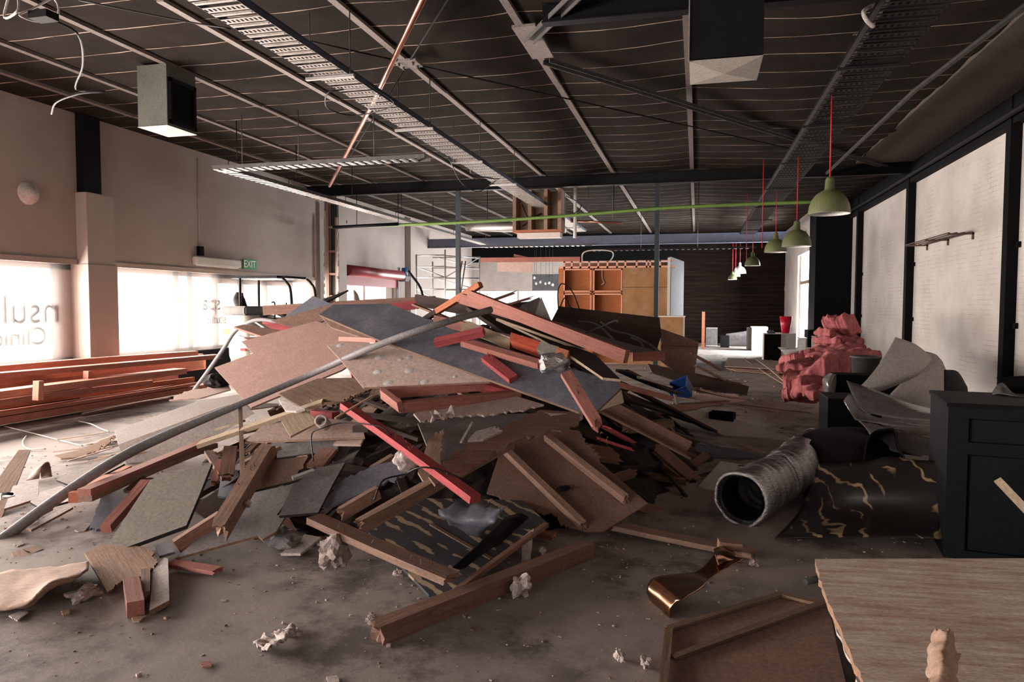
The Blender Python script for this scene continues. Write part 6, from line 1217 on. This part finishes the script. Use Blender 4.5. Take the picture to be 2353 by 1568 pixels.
loft('plastic_sheet', [[P(1970, 965, y=7.5), P(2050, 985, y=7.2), P(2110, 1000, y=7.0), P(2170, 1018, y=6.8)], [P(1990, 985, y=7.2), P(2060, 1010, y=7.0), P(2120, 1030, y=6.8), P(2170, 1045, y=6.6)], [P(2010, 1020, y=7.0), P(2060, 1040, y=6.8), P(2120, 1050, y=6.6), P(2170, 1058, y=6.4)]], 'plastic', .006, 'shiny dark plastic strip above the golden streaked sheet', 'plastic')
loft('black_tub', [[P(1985, 1060, y=6.5), P(1992, 1015, y=6.6), P(2010, 992, y=6.7), P(2040, 986, y=6.7), P(2058, 990, y=6.7), P(2064, 1025, y=6.6), P(2080, 1055, y=6.5)], [P(1995, 1060, y=7.0), P(2000, 1020, y=7.1), P(2015, 1000, y=7.2), P(2040, 996, y=7.2), P(2055, 1000, y=7.2), P(2060, 1030, y=7.1), P(2075, 1058, y=7.0)]], 'rubber', .012, 'black open tub above the golden streaked sheet', 'tub')
a = P(1904, 1040, z=0); q0 = P(1903, 915, y=8.6)
kb = empty('dark_crate', (q0.x, 8.6, 0), 'dark open crate beside the end of the pink insulation', 'crate')
boxes('crate_side', [((q0.x, 8.6, 0), (q0.x+.5, 8.63, q0.z-.02)), ((q0.x, 8.63, 0), (q0.x+.03, 9.2, q0.z-.02))], 'blk', kb); boxes('crate_rim', [((q0.x, 8.6, q0.z-.02), (q0.x+.5, 9.2, q0.z))], 'blksteel', kb)
# galvanised bin, box, black bag
q = P(1988, 868, y=11.2); gb = empty('metal_tub', (q.x, 11.2, .2), 'galvanised metal tub standing right of the pink insulation', 'tub')
z0, z1 = P(1988, 868, y=11.2).z, P(1988, 818, y=11.2).z; r_ = (P(2022, 840, y=11.2).x-P(1956, 840, y=11.2).x)/2
bm = lathe_bm([(0, 0), (r_*.9, 0), (r_, (z1-z0)*.9), (r_+.02, (z1-z0)*.9), (r_+.02, z1-z0), (r_-.02, z1-z0), (r_*.85, .03), (0, .03)], 28); bm_obj('tub_body', bm, 'galvdull', Matrix.Translation((q.x, 11.2, z0)), gb)
tag(boxes('storage_crate', [((q.x-.35, 10.8, 0), (q.x+.45, 11.6, z0-.003))], 'blksteel'), 'dark crate under the galvanised metal tub', 'crate')
q = P(1935, 890, y=10.2); tag(boxes('black_case', [((q.x-.12, 10.1, 0), (q.x+.35, 10.5, P(1935, 862, y=10.1).z))], 'blk', bev=.02), 'black case standing before the metal tub', 'case')
loft('plastic_bag', [[P(1893, 900, y=10.0), P(1890, 872, y=10.1), P(1905, 858, y=10.2)], [P(1905, 910, y=9.8), P(1905, 880, y=9.8), P(1915, 860, y=9.9)], [P(1918, 905, y=9.9), P(1922, 880, y=10.0), P(1922, 862, y=10.1)]], 'plastic', .004, 'crumpled clear plastic bag beside the pink insulation', 'bag')
# pink insulation batts
def batt(pts, s, th, lab, seed, bend=.05):
    """soft thick slab between two points"""
    a, b = Vector(pts[0]), Vector(pts[1]); L_ = (b-a).length; bm = bmesh.new(); nx, ny, nz = 30, 13, 4
    bmesh.ops.create_grid(bm, x_segments=nx, y_segments=ny, size=.5)
    top = list(bm.verts); r = bmesh.ops.extrude_face_region(bm, geom=bm.faces[:]); vs = [e for e in r['geom'] if isinstance(e, bmesh.types.BMVert)]
    for v in vs: v.co.z += 1
    for v in bm.verts:
        x, y, z = v.co.x+.5, v.co.y, v.co.z; 
        ed = 1-.25*(abs(y)*2)**6
        v.co = Vector((x*L_, y*s, (z-.5)*th*ed + bend*math.sin(x*math.pi*1.3+seed)))
        v.co += Vector((noise.noise((x*5, y*5, seed)), noise.noise((x*6, y*5, seed+7)), noise.noise((x*5, y*6+z*2, seed+3))))*.07 + Vector((noise.noise((x*14, y*12, seed)), noise.noise((x*14, y*12+z*3, seed+7)), noise.noise((x*15, y*13+z*5, seed+3))))*.045
    bmesh.ops.recalc_face_normals(bm, faces=bm.faces)
    o = bm_obj('insulation_batt', bm, 'pinkins', frame(a, b-a, Vector((0, 0, 1))), None, True)
    sb_ = o.modifiers.new('s', 'SUBSURF'); sb_.levels = 1; sb_.render_levels = 1
    return tag(o, lab, 'insulation batt', 'pink insulation batts')
yi = 14.0
def I(u, v, y): return P(u, v, y=y)
batt([I(1908, 760, 15.2), I(1958, 738, 15.0)], .6, .42, 'topmost pink insulation batt standing against the column', 1)
batt([I(1886, 770, 14.6), I(1955, 777, 14.8)], .6, .14, 'thin pink batt just below the topmost batt', 2)
batt([I(1892, 783, 14.4), I(1956, 787, 14.8)], .6, .16, 'pink batt third from the top of the stack', 3)
batt([I(1895, 800, 14.2), I(1953, 798, 14.6)], .6, .22, 'pink batt fourth from the top of the stack', 4)
batt([I(1868, 818, 13.8), I(1960, 806, 14.4)], .7, .22, 'pink batt slumping left in the middle of the stack', 5)
batt([I(1860, 830, 13.2), I(2012, 812, 13.4)], .6, .18, 'long pink batt reaching right over the metal tub', 6)
batt([I(1818, 838, 14.5), I(1850, 815, 14.0)], .5, .18, 'bright pink batt leaning at the left foot of the stack', 7)
batt([I(1812, 852, 13.8), I(1868, 838, 13.4)], .6, .2, 'pink batt on the floor at the left of the stack', 8)
batt([I(1840, 850, 12.8), I(1950, 838, 12.4)], .9, .30, 'dusty pink batt sagging at the front of the stack', 9, .1)
batt([I(1828, 870, 12.4), I(1930, 866, 12.0)], .9, .45, 'large crumpled pink batt at the lower front of the stack', 10, .12)
batt([I(1835, 895, 12.0), I(1885, 893, 11.6)], .7, .24, 'folded pink batt on the floor before the stack', 11, .08)
batt([I(1858, 900, 11.8), I(1915, 908, 11.0)], .6, .16, 'flat pink batt trailing on the floor towards the dark crate', 12)
# conduit offcut on floor and small tube
tag(tube('pipe_stub', [P(1850, 1338, z=.03), P(1900, 1325, z=.03)], .02, 'galvdull', smooth=False, seg=12), 'short grey pipe stub beside the stained plywood sheet', 'pipe')
for (u0, v0, u1, v1, lab) in ((1700, 930, 1850, 948, 'dark thin splinter lying across the right floor'),):
    timber('splinter', P(u0, v0, z=.01), P(u1, v1, z=.01), .02, .008, 'dark', lab, 'splinter', jag=(.05, .1))
# dark chair and shelf in the black doorway
q = P(1865, 790, y=23.8); tag(boxes('black_cabinet', [((q.x-.1, 23.9, 0), (q.x+.65, 24.7, P(1870, 759, y=23.9).z))], 'blk'), 'low black cabinet in front of the black doorway behind the insulation', 'cabinet')
# remove nothing: report counts


# bent nails left in the pulled timbers
def nails(o, L_, w, t, n, seed):
    random.seed(seed)
    for k in range(n):
        x = L_*(.08+.84*random.random()); y = random.uniform(-.3, .3)*w; F = MW[o]; d = Vector((random.uniform(-.02, .02), random.uniform(-.02, .02), random.uniform(.02, .045)))
        p = Vector((x, y, t/2-.002)); bm = bmesh.new(); add_tube(bm, [p, p+d*.6, p+d+Vector((random.uniform(-.02, .02), 0, -.003))], .0028, 5)
        bm_obj('nail', bm, 'rust', F, o)
for o in list(bpy.data.objects):
    lb = o.get('label', '')
    if 'nailed pink timber crossing' in lb: nails(o, .85, .085, .045, 7, 1)
    if 'long bright red painted timber' in lb: nails(o, 2.2, .085, .05, 7, 2)
    if 'short pinkish red timber lying flat' in lb: nails(o, .4, .085, .045, 2, 3)
    if 'brown plank with nails' in lb: nails(o, 1.2, .13, .045, 6, 4)
    if 'largest pink timber' in lb and 'sloping' in lb: nails(o, 1.8, .07, .13, 5, 5)
    if 'thick broken beam with' in lb: nails(o, .7, .10, .11, 4, 6)
